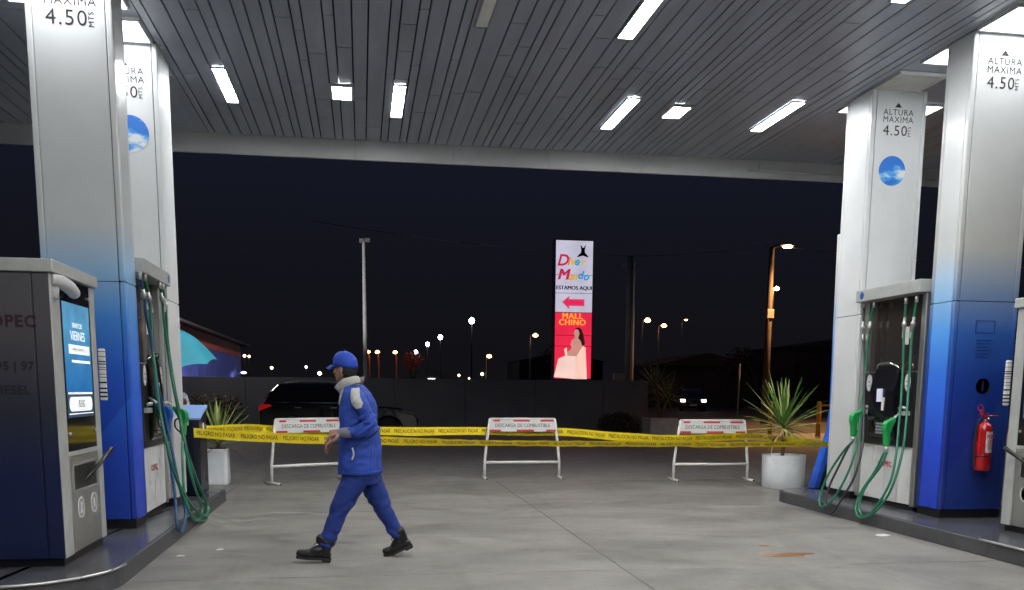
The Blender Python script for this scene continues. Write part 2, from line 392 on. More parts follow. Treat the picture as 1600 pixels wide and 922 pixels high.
# ------------------------------------------------------------------ ceiling fittings
def linear_light(x, y0, y1, w=.135, lit=True, label='', grp='strip lights of the canopy ceiling'):
    t = thing('ceiling_light', label, 'ceiling light', ((x), (y0+y1)/2, CZ-.02), 0, grp)
    f = MB(); a = w/2
    for bxx in ((x-a-.02, x-a, y0-.02, y1+.02), (x+a, x+a+.02, y0-.02, y1+.02), (x-a, x+a, y0-.02, y0), (x-a, x+a, y1, y1+.02)):
        f.box(*bxx, CZ-.022, CZ-.0025)
    f.build('frame', M_frame, t)
    bx(x-a, x+a, y0, y1, CZ-.016, CZ-.004).build('diffuser', M_lit if lit else M_off, t)
    return t
def flood(x, y0, y1, w=.22, label=''):
    t = thing('flood_light', label, 'ceiling light', (x, (y0+y1)/2, CZ-.03), 0, 'square flood lights of the canopy ceiling')
    a = w/2; f = MB()
    for q in ((x-a-.035, x-a, y0-.035, y1+.035), (x+a, x+a+.035, y0-.035, y1+.035), (x-a, x+a, y0-.035, y0), (x-a, x+a, y1, y1+.035)): f.box(*q, CZ-.035, CZ-.0025)
    f.build('housing', M_steelp, t); bx(x-a, x+a, y0, y1, CZ-.03, CZ-.006).build('lens', M_flood, t)
linear_light(-1.54, 11.4, 12.64, label='lit strip light nearest the left pump columns, leftmost in the far row of the ceiling')
linear_light(.505, 11.63, 12.9, label='lit strip light in the far row, just right of the left square flood light')
linear_light(3.37, 11.59, 12.92, .15, label='lit strip light in the far row, just left of the right square flood light')
linear_light(5.42, 11.35, 12.64, .155, label='lit strip light in the far row, nearest the right pump columns')
linear_light(2.71, 8.42, 9.70, .15, label='long lit strip light at the top of the photo, right of the switched-off one')
linear_light(1.23, 8.40, 9.68, .115, lit=False, label='switched-off strip light with a dull grey diffuser at the top of the photo')
flood(-.18, 11.75, 12.22, label='bright square flood light above and left of the far left strip pair')
flood(4.05, 11.76, 12.22, label='bright square flood light in the far row on the right half of the ceiling')
flood(4.0, 7.95, 8.42, label='square flood light cut off by the top edge of the photo')
linear_light(4.93, 7.15, 8.40, .14, label='strip light whose end just shows at the top edge, right of the square flood')
# the same fittings go on over the near half of the canopy, behind the photographer, with more added as fill
for x in (-1.1, 2.0, 4.9): linear_light(x, 4.2, 5.5, label='strip light over the near end of the lane, above and behind the photo')
for x in (-1.1, 2.0, 4.9): linear_light(x, .4, 1.7, label='strip light over the entrance of the lane, far behind the photo')
for y in (-3.4, -7.2):  # further unseen rows, added to light the column fronts
    for x in (-1.1, 2.0, 4.9): linear_light(x, y, y+1.3, label='added strip light over the forecourt entrance, out of the photo behind the viewer')
for y in (4.6, .9, -2.8, -6.6):  # floods added as fill for the faces towards the camera
    for x in (.4, 3.6): flood(x, y, y+.47, label='added square flood light over the near half of the lane, out of the photo')
for x in (-5.6, -8.8): linear_light(x, 8.6, 9.9, label='strip light over the lane beyond the left pump island')
for x in (9.2, 12.5): linear_light(x, 8.6, 9.9, label='strip light over the lane beyond the right pump island')
def pan(x0, x1, y0, y1, lit, label):
    t = thing('light_box', label, 'ceiling light', ((x0+x1)/2, (y0+y1)/2, CZ-.03), 0, 'light boxes around the column heads')
    f = MB()
    for q in ((x0, x1, y0, y0+.02), (x0, x1, y1-.02, y1), (x0, x0+.02, y0+.02, y1-.02), (x1-.02, x1, y0+.02, y1-.02)): f.box(*q, CZ-.03, CZ+.004)
    f.build('rim', M_white, t)
    bx(x0+.021, x1-.021, y0+.021, y1-.021, CZ-.02, CZ-.002).build('diffuser', M_panlit if lit else M_panoff, t)
M_panlit = emis('light_box_diffuser', (.97, .985, 1), LAMP*.115)
M_panoff = mat('unlit_light_box', (.58,.57,.53), .5)
pan(6.06, 6.9, 8.26, 8.86, True, 'lit white light box in front of the near right column head')
pan(6.06, 7.25, 9.34, 9.80, True, 'lit white light box between the two right columns')
pan(6.03, 6.62, 10.13, 10.67, False, 'unlit cream light box in front of the far right column head')
pan(6.06, 7.27, 11.14, 11.62, True, 'lit white light box behind the far right column')
pan(-2.95, -2.10, 8.40, 9.02, True, 'lit white light box in front of the near left column head')
pan(-3.2, -2.12, 9.50, 9.84, True, 'lit white light box between the two left columns')
pan(-2.75, -2.10, 10.10, 10.70, True, 'lit white light box in front of the far left column head')
pan(-3.2, -2.12, 11.40, 11.62, True, 'small lit light box behind the far left column')

# ================================================================== ISLANDS AND COLUMNS
def island(side, x0, x1, y0, y1, r, label):
    t = thing('pump_island', label, 'kerbed island', ((x0+x1)/2, (y0+y1)/2, 0))
    MB().prism(rrect(x0, x1, y0, y1, r, 10), 'z', 0, .143).build('kerb', M_kerb, t, bevel=.008)
    q = [max(.005, v-.03) for v in r]
    MB().prism(rrect(x0+.035, x1-.035, y0+.035, y1-.035, q, 10), 'z', .143, .150).build('tiled_top', M_tile, t)
    return t
iL = island(-1, -3.30, -1.79, 6.46, 12.62, (.10, .10, .8, .75), 'long low pump island with rounded near end and dark tiled top on the left')
iR = island(1, 5.58, 7.55, 5.9, 12.05, (.5, .45, .7, .7), 'long low pump island with dark tiled top and curved far corner on the right')
def edging(pts, parent):
    m = MB(); P = catmull(pts, 6); m.tube(P, .011, 6); return m.build('steel_edging', M_edge, parent)
nose = [(-1.79+.012-.75+.75*math.cos(R(a)), 6.46+.75+.762*math.sin(R(a))-.0, .15) for a in range(0, -91, -15)]
edging(nose+[(-2.75, 6.448, .15), (-3.1, 6.6, .15)], iL)
edging([(5.57, 7.55, .15), (5.567, 7.1, .15), (5.568, 6.65, .15), (5.66, 6.25, .15)], iR)

def column(x0, x1, y0, y1, mf, ms, label, side, h=CZ-.005, split=2.42):
    t = thing('canopy_column', label, 'column', ((x0+x1)/2, (y0+y1)/2, 0), 0, 'clad columns that carry the canopy')
    m = .055
    bx(x0+.02, x1-.02, y0+.02, y1-.02, .15, h-.001).build('core', M_dark, t)
    bx(x0+.012, x1-.012, y0+.012, y1-.012, .151, .235).build('plinth', M_blk, t, bevel=.004)
    sg = .0035
    for z0, z1 in ((.24, split-sg), (split+sg, h)):
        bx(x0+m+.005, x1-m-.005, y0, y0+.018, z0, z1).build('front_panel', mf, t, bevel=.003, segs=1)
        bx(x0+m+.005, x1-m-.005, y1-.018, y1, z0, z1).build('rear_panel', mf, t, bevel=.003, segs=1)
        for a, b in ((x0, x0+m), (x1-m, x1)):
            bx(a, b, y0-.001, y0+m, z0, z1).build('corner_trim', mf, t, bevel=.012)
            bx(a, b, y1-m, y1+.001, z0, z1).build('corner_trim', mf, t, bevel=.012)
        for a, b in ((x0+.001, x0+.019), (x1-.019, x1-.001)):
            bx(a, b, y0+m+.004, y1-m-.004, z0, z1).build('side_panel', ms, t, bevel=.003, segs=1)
    return t
def height_sign(t, x, y, z, s=1.0):
    """arrow head over ALTURA MAXIMA 4.50 MTS"""
    m = MB()
    m.prism([(x-.045*s+.005, z+.245*s), (x+.045*s+.005, z+.245*s), (x+.005, z+.30*s)], 'y', y-.004, y-.001)
    m.build('arrow_mark', M_ink, t)
    w = MB()
    w.geo(text_geo('ALTURA', .098*s, 0, space=1.12), FRONT(x+.01*s, y-.003, z+.185*s))
    w.geo(text_geo('MAXIMA', .098*s, 0, space=1.10), FRONT(x+.01*s, y-.003, z+.10*s))
    w.geo(text_geo('4.50', .17*s, 0, space=1.12), FRONT(x-.02*s, y-.003, z-.03*s))
    w.geo(text_geo('MTS', .062*s, 0, space=1.1), frame((x+.17*s, y-.003, z-.03*s), (0,0,1), (-1,0,0)))
    w.build('height_text', M_ink, t)
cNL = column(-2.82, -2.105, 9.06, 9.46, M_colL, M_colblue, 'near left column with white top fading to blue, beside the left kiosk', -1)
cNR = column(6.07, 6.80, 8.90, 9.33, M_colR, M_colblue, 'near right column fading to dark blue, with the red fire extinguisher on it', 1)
cFL = column(-2.78, -2.07, 10.75, 11.38, M_colgrey, M_colgrey, 'far left column, plain pale grey with a round sky picture half hidden', -1)
cFR = column(6.035, 6.74, 10.70, 11.30, M_colgrey, M_colgrey, 'far right column, plain pale grey with the whole round sky picture', 1)
height_sign(cNL, -2.46, 9.06, 4.675, 1.08)
height_sign(cNR, 6.415, 8.90, 4.59, .96)
height_sign(cFR, 6.365, 10.70, 4.60, .98)
height_sign(cFL, -2.415, 10.75, 4.57, .98)
# faint notices printed low on the near right column
nt = MB()
def ringbar(m, x, y, z, w, h, t=.006):
    m.box(x-w/2, x+w/2, y-.0035, y-.0005, z+h/2-t, z+h/2); m.box(x-w/2, x+w/2, y-.0035, y-.0005, z-h/2, z-h/2+t)
    m.box(x-w/2, x-w/2+t, y-.0035, y-.0005, z-h/2+t, z+h/2-t); m.box(x+w/2-t, x+w/2, y-.0035, y-.0005, z-h/2+t, z+h/2-t)
ringbar(nt, 6.44, 8.90, 2.16, .22, .13)
for k in range(6): nt.box(6.35, 6.53-.02*(k%3), 8.8965, 8.8995, 2.02-k*.035, 2.026-k*.035)
nt.lathe([(.085, 0), (.085, .003), (.078, .0031), (.078, 0)], n=28, M=Matrix.Translation((6.46, 8.8965, 1.55))@Matrix.Rotation(R(90), 4, 'X'))
nt.prism([(6.447, 1.50), (6.473, 1.50), (6.475, 1.57), (6.46, 1.61), (6.445, 1.57)], 'y', 8.8935, 8.8965)
M_faint = mat('faint_navy_print', (.012,.018,.10), .5)
nt.build('printed_notices', M_faint, cNR)
# sky pictures
def sky_picture(t, x, y, z, r):
    m, n, l, b = nodes_of('sky_picture_print')
    tc = n.new('ShaderNodeTexCoord'); mp = n.new('ShaderNodeMapping'); mp.inputs['Scale'].default_value = (3.2, 1, 7.5); mp.inputs['Rotation'].default_value = (0, R(12), 0)
    l.new(tc.outputs['Object'], mp.inputs[0])
    ns = n.new('ShaderNodeTexNoise'); ns.inputs['Scale'].default_value = 1.15; ns.inputs['Detail'].default_value = 5; ns.inputs['Roughness'].default_value = .5; l.new(mp.outputs[0], ns.inputs['Vector'])
    sp = n.new('ShaderNodeSeparateXYZ'); l.new(tc.outputs['Object'], sp.inputs[0])
    mr = n.new('ShaderNodeMapRange'); mr.inputs['From Min'].default_value = z-r; mr.inputs['From Max'].default_value = z+r; mr.inputs['To Min'].default_value = .17; mr.inputs['To Max'].default_value = -.17
    l.new(sp.outputs['Z'], mr.inputs['Value'])
    ad = n.new('ShaderNodeMath'); ad.operation = 'ADD'; l.new(ns.outputs['Fac'], ad.inputs[0]); l.new(mr.outputs[0], ad.inputs[1])
    r_ = ramp_node(n, [(.50, (.025,.20,.72)), (.585, (.10,.42,.86)), (.66, (.80,.86,.90))]); l.new(ad.outputs[0], r_.inputs[0]); l.new(r_.outputs[0], b.inputs['Base Color'])
    b.inputs['Roughness'].default_value = .4
    d = MB().lathe([(r, 0), (r, .004)], n=40, M=Matrix.Translation((x, y-.001, z))@Matrix.Rotation(R(90), 4, 'X'), smooth=False)
    d.build('sky_picture', m, t)
sky_picture(cFR, 6.337, 10.70, 4.115, .172)
sky_picture(cFL, -2.375, 10.75, 4.125, .19)

# ================================================================== FUEL DISPENSERS
def dispenser(side, label, y0, y1, face, logo_y):
    """face = x of the lane side; o() goes out towards the lane, negative into the cabinet"""
    o = lambda d: face-side*d
    t = thing('fuel_dispenser', label, 'fuel pump', (o(-.25), (y0+y1)/2, .15), 0, 'fuel dispensers between the columns')
    bx(o(-.10), o(-.50), y0+.03, y1-.03, .151, 2.56).build('cabinet', M_steelp, t)
    for a, b in ((y0, y0+.085), (y1-.085, y1)):
        bx(o(0), o(-.13), a, b, .20, 2.56).build('post', M_steel, t, bevel=.008)
    bx(o(-.02), o(-.50), y0+.02, y1-.02, .1515, .20).build('plinth', M_blk, t)
    h = bx(o(.115), o(-.52), y0-.03, y1+.03, 2.56, 2.695).build('header', M_steelp, t, bevel=.006)
    lg = MB().lathe([(.043, 0), (.043, .003)], n=24, M=Matrix.Translation((o(.117), logo_y, 2.628))@Matrix.Rotation(R(90), 4, 'Y'), smooth=False)
    lg.build('blue_badge', M_bnoz, h)
    bx(o(-.06), o(-.10), y0+.09, y1-.09, 1.72, 2.555).build('back_glass', M_mirror, t)
    lp = MB(); n = 4; w = (y1-y0-.18)/n
    for k in range(n): lp.box(o(-.012), o(-.05), y0+.09+k*w+.003, y0+.09+(k+1)*w-.003, .215, .86)
    lp = lp.build('lower_panel', M_white, t, bevel=.004, segs=1)
    MB().geo(text_geo('COPEC', .085, .003, space=1.1), lane(side, o(-.009), (y0+y1)/2+(.0), .64)).build('brand_text', M_red, lp)
    # black fascia with bulging display, oval stickers, buttons
    ym = (y0+y1)/2
    fz = bx(o(.015), o(-.055), y0+.09, y1-.09, .865, 1.715).build('black_fascia', M_blk, t, bevel=.02, segs=3)
    bq = 1 if side > 0 else .5
    prof = [(o(.014), .93), (o(.014+.07*bq), .97), (o(.014+.10*bq), 1.20), (o(.014+.086*bq), 1.50), (o(.014+.046*bq), 1.70), (o(.014), 1.80)]
    MB().prism(prof, 'y', ym-.25, ym+.25).build('display_housing', M_glassblk, t, bevel=.03, segs=4)
    hd = MB(); hd.tube(catmull([(o(.01), ym-.24, 1.745), (o(.06), ym-.15, 1.80), (o(.075), ym, 1.815), (o(.06), ym+.15, 1.80), (o(.01), ym+.24, 1.745)], 6), .012, 8); hd.build('chrome_trim', M_chrome, t)
    sc = MB(); sc.box(o(.014+.09*bq), o(.020+.10*bq), ym-.05, ym+.05, 1.37, 1.52); sc.build('small_screen', emis('display_glow', (.25,.3,.9), .22), t)
    bx(o(.014+.09*bq), o(.020+.098*bq), ym-.10 if side > 0 else ym+.06, ym-.06 if side > 0 else ym+.10, 1.27, 1.42).build('price_sticker', M_label, t)
    kp = MB()
    for a in range(3):
        for b in range(4): kp.box(o(.014+.075*bq), o(.016+.097*bq), ym-.08+a*.045, ym-.05+a*.045, 1.0+b*.035, 1.022+b*.035)
    kp.build('keypad', M_frame, t)
    for yy in (y0+.23, y1-.23):
        ov = MB().lathe([(.058, 0), (.058, .004)], n=28, M=Matrix.Translation((o(.018), yy, 1.59))@Matrix.Diagonal((1,1,1.75,1))@Matrix.Rotation(R(90), 4, 'Y'), smooth=False)
        ov.build('oval_sticker', M_label, t)
        ob = MB().box(o(.0225), o(.0235), yy-.03, yy+.03, 1.55, 1.556).box(o(.0225), o(.0235), yy-.03, yy+.03, 1.60, 1.606)
        ob.build('sticker_print', M_ink, t)
        hk = MB(); hk.box(o(.014), o(.06), yy-.09, yy+.09, 1.22, 1.27); hk.tube([(o(.05), yy-.07, 1.30), (o(.07), yy, 1.315), (o(.05), yy+.08, 1.30)], .018, 8)
        hk.build('nozzle_boot', M_steelp, t, bevel=.004)
    bx(o(-.055), o(-.059), ym-.20*side-.05, ym-.20*side+.05, 2.02, 2.22).build('paper_notice', M_label, t)
    return t
dR = dispenser(1, 'fuel pump with green hoses and white lower panel between the right columns', 9.42, 10.68, 6.09, 10.57)
dL = dispenser(-1, 'fuel pump with green and blue hoses between the left columns', 9.52, 10.74, -2.15, 10.66)
def nozzle(parent, side, x, y, z, m, ang=0.):
    """pistol hung in its boot: body, spout towards the cabinet, hand guard"""
    T = Matrix.Translation((x, y, z))@Matrix.Rotation(ang, 4, 'Z')@Matrix.Diagonal((side, 1, 1, 1))
    b = MB()
    b.prism([(-.07, .10), (-.04, .135), (.03, .15), (.075, .175), (.09, .14), (.04, .07), (.015, .0), (.01, -.14), (-.035, -.15), (-.05, -.02), (-.075, .04)], 'y', -.034, .034, M=T)
    o = b.build('nozzle', m, parent, bevel=.012, segs=3)
    s = MB(); s.tube([T@Vector(p) for p in ((.07, 0, .15), (.12, 0, .19), (.17, 0, .215))], [.018, .013, .012], 10); s.build('spout', M_steelp, o)
    g = MB(); g.tube([T@Vector(p) for p in catmull([(.01, 0, .04), (.07, 0, .02), (.075, 0, -.06), (.0, 0, -.13)], 5)], .009, 7); g.build('hand_guard', M_blk, o)
    c = MB(); c.tube([T@Vector(p) for p in ((-.012, 0, -.145), (-.012, 0, -.19), (-.012, 0, -.22))], [.02, .024, .017], 12); c.build('swivel', M_steel, o)
    return o
def hose(parent, pts, m, r=.0135):
    q = catmull(pts, 7); h = MB().tube(q, r, 10).build('hose', m, parent)
    a = Vector(pts[1])
    c = MB(); up = (Vector(pts[0])-a).normalized()
    c.tube([a+up*.10, a+up*.05, a+up*.045, a-up*.0, a-up*.005, a-up*.055], [.017, .017, .026, .026, .018, .018], 12); c.build('coupling', M_steel, h)
    k = Vector(pts[0]); MB().tube([k+Vector((0,0,.02)), k-Vector((0,0,.05))], .02, 12).build('ferrule', M_steel, h)
    MB().tube([a-up*.055, a-up*.13], .0155, 12).build('sleeve', M_label, h)
R1 = [(6.04, 10.628, 2.547), (6.04, 10.606, 2.233), (6.04, 10.536, 1.886), (5.917, 10.265, 1.273), (5.785, 10.026, 0.831), (5.673, 9.962, 0.499), (5.594, 10.04, 0.265), (5.52, 10.149, 0.046), (5.545, 10.372, 0.086), (5.634, 10.458, 0.335), (5.711, 10.411, 0.574), (5.785, 10.344, 0.811), (5.808, 10.291, 0.891)]
R2 = [(6.04, 10.397, 2.527), (6.04, 10.475, 2.225), (6.019, 10.466, 1.731), (5.91, 10.325, 1.272), (5.77, 10.129, 0.824), (5.653, 10.112, 0.485), (5.549, 10.219, 0.191), (5.52, 10.42, 0.088), (5.569, 10.56, 0.206), (5.666, 10.551, 0.483), (5.758, 10.396, 0.769), (5.795, 10.268, 0.892)]
R3 = [(6.04, 9.735, 2.51), (6.04, 9.738, 2.215), (6.007, 9.654, 1.644), (5.881, 9.456, 1.15), (5.771, 9.299, 0.806), (5.662, 9.207, 0.499), (5.552, 9.306, 0.193), (5.52, 9.503, 0.08), (5.552, 9.678, 0.145), (5.623, 9.714, 0.338), (5.711, 9.586, 0.606), (5.78, 9.543, 0.818)]
R4 = [(6.04, 9.529, 2.511), (6.04, 9.576, 2.204), (5.991, 9.497, 1.572), (5.859, 9.29, 1.086), (5.758, 9.176, 0.78), (5.634, 9.13, 0.438), (5.55, 9.239, 0.201), (5.52, 9.438, 0.097), (5.569, 9.644, 0.2), (5.647, 9.655, 0.418), (5.722, 9.516, 0.648), (5.779, 9.49, 0.821)]
L1 = [(-2.06, 9.421, 2.535), (-2.06, 9.588, 2.332), (-2.06, 9.609, 2.182), (-2.056, 9.763, 1.946), (-2.005, 9.711, 1.506), (-1.957, 9.764, 1.188), (-1.902, 9.729, 0.869), (-1.843, 9.669, 0.55), (-1.78, 9.655, 0.226), (-1.74, 9.236, 0.092), (-1.751, 9.057, 0.169), (-1.805, 9.306, 0.398), (-1.855, 9.463, 0.634), (-1.902, 9.543, 0.88), (-1.913, 9.553, 0.943)]
L2 = [(-2.06, 9.634, 2.548), (-2.06, 9.806, 2.322), (-2.06, 9.822, 2.136), (-2.035, 9.737, 1.757), (-1.957, 9.538, 1.257), (-1.885, 9.456, 0.886), (-1.826, 9.491, 0.599), (-1.763, 9.927, 0.257), (-1.74, 10.537, 0.066), (-1.763, 10.875, 0.139), (-1.819, 10.614, 0.459), (-1.878, 10.412, 0.792), (-1.897, 10.322, 0.9)]
L3 = [(-2.06, 10.298, 2.542), (-2.06, 10.419, 2.378), (-2.06, 10.44, 2.181), (-2.036, 10.492, 1.782), (-1.991, 10.454, 1.442), (-1.948, 10.447, 1.169), (-1.883, 10.366, 0.795), (-1.812, 10.401, 0.409), (-1.764, 10.536, 0.146), (-1.74, 10.169, 0.075), (-1.746, 9.802, 0.153), (-1.785, 9.713, 0.35), (-1.839, 9.927, 0.592), (-1.902, 10.31, 0.901)]
L4 = [(-2.06, 10.457, 2.546), (-2.06, 10.57, 2.324), (-2.056, 10.574, 1.988), (-2.001, 10.524, 1.51), (-1.949, 10.523, 1.167), (-1.866, 10.469, 0.683), (-1.794, 10.833, 0.255), (-1.767, 10.976, 0.089), (-1.74, 10.442, 0.022), (-1.757, 9.802, 0.193), (-1.808, 9.591, 0.461), (-1.86, 9.477, 0.727), (-1.903, 9.561, 0.942)]

hose(dR, R1, M_blackhose); hose(dR, R2, M_green); hose(dR, R3, M_green); hose(dR, R4, M_green)
nozzle(dR, 1, 5.83, 10.30, 1.10, M_gnoz, R(18)); nozzle(dR, 1, 5.80, 9.53, 1.03, M_gnoz, R(18))
hose(dL, L1, M_blue, .0155); hose(dL, L2, M_green); hose(dL, L3, M_green); hose(dL, L4, M_green)
nozzle(dL, -1, -1.965, 9.82, 1.15, M_bnoz, R(-18)); nozzle(dL, -1, -1.955, 10.60, 1.10, M_gnoz, R(-18))
# ================================================================== PAYMENT KIOSKS
def kiosk(side, xf, y0, y1, x_back, label, ry):
    o = lambda d: xf-side*d
    t = thing('payment_kiosk', label, 'kiosk', ((xf+x_back)/2, (y0+y1)/2, 0), 0)
    xs = xf-(-side)*.15 if False else (xf+.15 if side > 0 else xf-.15)
    bx(xf+side*.012, x_back, y0+.012, y1-.012, .21, 2.272).build('body_shell', M_kiosk, t, bevel=.01)
    bx(xf+side*.03, x_back-side*.03, y0+.04, y1-.03, .1505, .208).build('plinth', M_blk, t)
    # corner cladding of the face towards the camera, with the vertical joint beside it
    bx(xf+side*.13, x_back, y0-.004, y0+.014, .215, 2.268).build('front_panel', M_kiosk, t, bevel=.004, segs=1)
    bx(xf+side*.008, xf+side*.118, y0-.004, y0+.014, .215, 2.268).build('corner_panel', M_kiosk, t, bevel=.004, segs=1)
    bx(xf-side*.03, x_back, y0-.02, y1+.02, 2.274, 2.365).build('roof_cap', M_steelp, t, bevel=.008)
    fr = MB(); fr.box(o(0), o(-.03), y0+.0, y0+.20, .215, 2.27); fr.box(o(0), o(-.03), y1-.13, y1, .215, 2.27); fr.box(o(0), o(-.03), y0+.2, y1-.13, .95, .985)
    fr.build('side_frame', M_steelp, t, bevel=.005)
    gl = bx(o(-.004), o(-.03), y0+.205, y1-.135, .99, 2.268).build('black_glass', M_glassblk, t)
    a, b = y0+.25, y1-.18
    sc = bx(o(-.001), o(-.0038), a, b, 1.24, 2.10).build('screen', M_screen, gl)
    w = b-a; L = lambda x, z: lane(side, o(.002), a+(x if side < 0 else w-x), z)
    def rect(m, u0, u1, z0, z1, d=.0015): m.box(o(-.0009+d), o(-.0012), a+(u0 if side < 0 else w-u1), a+(u1 if side < 0 else w-u0), z0, z1)
    m = MB(); rect(m, .10, w-.04, 1.72, 1.79); rect(m, .16, w-.04, 1.655, 1.675); rect(m, .02, w-.02, 1.415, 1.43); rect(m, .02, w-.02, 1.262, 1.27)
    m.geo(text_geo('VIERNES', .10, 0, space=1., ext=.0005), L(w/2, 1.855)); m.geo(text_geo('BENEFICIO', .05, .001), L(w/2, 1.935))
    m.prism([(p[0], p[1]) for p in rrect((a+.04), (b-.04), 1.285, 1.395, (.05,)*4, 6)], 'x', *sorted((o(-.0012), o(.0004)))); m.build('screen_pictures', M_scrwhite, sc)
    d = MB(); d.geo(text_geo('-$500', .085, 0), lane(side, o(.0018), (a+b)/2, 1.34)); d.geo(text_geo('VIERNES DE BENEFICIO', .03, .0), lane(side, o(.0018), (a+b)/2, 1.755)); d.build('screen_text', M_ink, sc)
    lp = bx(o(-.002), o(-.03), y0+.205, y1-.135, .22, .945).build('steel_panel', M_steel, t, bevel=.003, segs=1)
    rc_ = MB(); q0, q1 = y0+.26, y1-.20
    rc_.box(o(.004), o(-.0015), q0, q1, .67, .69); rc_.box(o(.004), o(-.0015), q0, q1, .875, .895); rc_.box(o(.004), o(-.0015), q0, q0+.025, .69, .875); rc_.box(o(.004), o(-.0015), q1-.025, q1, .69, .875)
    rc_.build('slot_frame', M_frame, lp); bx(o(.002), o(-.0015), q0+.026, q1-.026, .691, .874).build('receipt_slot', M_blk, lp)
    for yy, kind in ((y0+.43, 0), (y1-.32, 1)):
        k = MB(); T = Matrix.Translation((o(-.0018), yy, .54))@Matrix.Rotation(R(90), 4, 'Y'); T0 = Matrix.Diagonal((1,1,1,1))
        k.lathe([(.085, -.0015), (.085, .0022), (.072, .0022), (.072, -.0015)], n=30, M=T)
        k.build('round_icon', M_label, lp)
        i2 = MB()
        i2.lathe([(.071, -.0015), (.071, .0012)], n=26, M=T, smooth=False); i2.build('icon_field', M_frame, lp)
        i3 = MB(); X_ = sorted((o(.0018), o(-.0002)))
        if kind: i3.prism(rrect(yy-.022, yy+.022, .50, .585, (.02,.02,.02,.02), 4), 'x', *X_)
        else:
            i3.prism([(yy-.03, .50), (yy+.03, .50), (yy+.012, .54), (yy+.03, .58), (yy-.02, .59), (yy-.008, .545)], 'x', *X_)
        i3.build('icon_figure', M_label, lp)
    sw = MB()
    for yy, zz in ((y0+.24, 2.185), (y1-.17, 2.17), (y0+.24, 1.12), (y1-.17, 1.12)): sw.ball((o(.004), yy, zz), .013, 6)
    sw.build('screen_bracket', M_steelp, gl)
    cb = MB(); cb.tube(catmull([(o(-.01), y0+.05, 2.23), (o(.04), y0+.10, 2.22), (o(.06), y0+.25, 2.19), (o(.05), y0+.37, 2.17)], 6), [.045]*6+[.05]*7+[.046]*6, 14)
    cb.ball((o(.05), y0+.38, 2.17), .045, 8); cb.tube([(o(.0), y0+.08, 2.10), (o(.01), y0+.09, 2.20)], .03, 10)
    cb.build('security_camera', M_fascia, t)
    ar = MB(); ar.tube([(o(.0), y0+.56, .74), (o(.05), y0+.80, .85), (o(.10), y0+1.0, .965)], [.014, .016, .022], 8); ar.build('black_lever', M_blk, t)
    # spiral-bound price strip standing out from the far edge
    pt = MB(); pt.box(o(-.01), o(.045), ry, ry+.03, 1.36, 1.79); pt = pt.build('price_strip', M_label, t, bevel=.01)
    z = 1.385; k = 0; rs = MB(); rr = random.Random(5)
    while z < 1.775:
        h = rr.choice((.005, .009, .014)); rs.box(o(-.012), o(.048), ry-.0035, ry+.0335, z, z+h); z += h+rr.choice((.012, .02, .035))
    rs.build('strip_print', M_blk, pt)
    return t
M_screen = None
def screen_mat():
    m, n, l, b = nodes_of('kiosk_screen')
    tc = n.new('ShaderNodeTexCoord'); s = n.new('ShaderNodeSeparateXYZ'); l.new(tc.outputs['Object'], s.inputs[0])
    mr = n.new('ShaderNodeMapRange'); mr.inputs['From Min'].default_value = 1.24; mr.inputs['From Max'].default_value = 2.10; l.new(s.outputs['Z'], mr.inputs['Value'])
    r = ramp_node(n, [(0, (.06,.10,.16)), (.22, (.07,.13,.20)), (.225, (.03,.22,.60)), (.45, (.05,.30,.68)), (.8, (.12,.48,.80)), (1, (.13,.42,.72))]); l.new(mr.outputs[0], r.inputs[0])
    ns = n.new('ShaderNodeTexNoise'); ns.inputs['Scale'].default_value = 7; ns.inputs['Detail'].default_value = 4; l.new(tc.outputs['Object'], ns.inputs['Vector'])
    m2 = n.new('ShaderNodeMapRange'); m2.inputs['To Min'].default_value = .6; m2.inputs['To Max'].default_value = 1.35; l.new(ns.outputs['Fac'], m2.inputs['Value'])
    v = n.new('ShaderNodeVectorMath'); v.operation = 'SCALE'; l.new(r.outputs[0], v.inputs[0]); l.new(m2.outputs[0], v.inputs['Scale'])
    l.new(v.outputs[0], b.inputs['Emission Color']); b.inputs['Emission Strength'].default_value = .55; b.inputs['Base Color'].default_value = (.01,.01,.012,1); b.inputs['Roughness'].default_value = .12
    return m
M_screen = screen_mat(); M_scrwhite = emis('screen_white', (.75,.80,.82), .55)
kL = kiosk(-1, -2.17, 7.14, 8.24, -3.0, 'dark payment kiosk in the left foreground with a blue lit screen on its lane side', 8.30)
kR = kiosk(1, 6.155, 6.95, 8.05, 7.0, 'payment kiosk cut off by the right edge of the photo, steel panel towards the lane', 8.08)
M_maroon = mat('maroon_print', (.030,.008,.016), .5); M_kink = mat('black_print', (.012,.012,.016), .5)
m = MB(); m.geo(text_geo('COPEC', .115, .004, 'RIGHT', 1.12), FRONT(-2.275, 7.1355, 1.925)); m.build('brand_text', M_maroon, kL)
m = MB(); m.geo(text_geo('93 | 95 | 97', .085, .003, 'RIGHT', 1.05), FRONT(-2.31, 7.1355, 1.612)); m.build('grade_text', M_kink, kL); m = MB(); m.geo(text_geo('DIESEL', .085, .003, 'RIGHT', 1.08), FRONT(-2.345, 7.1355, 1.442)); m.build('fuel_text', M_kink, kL)

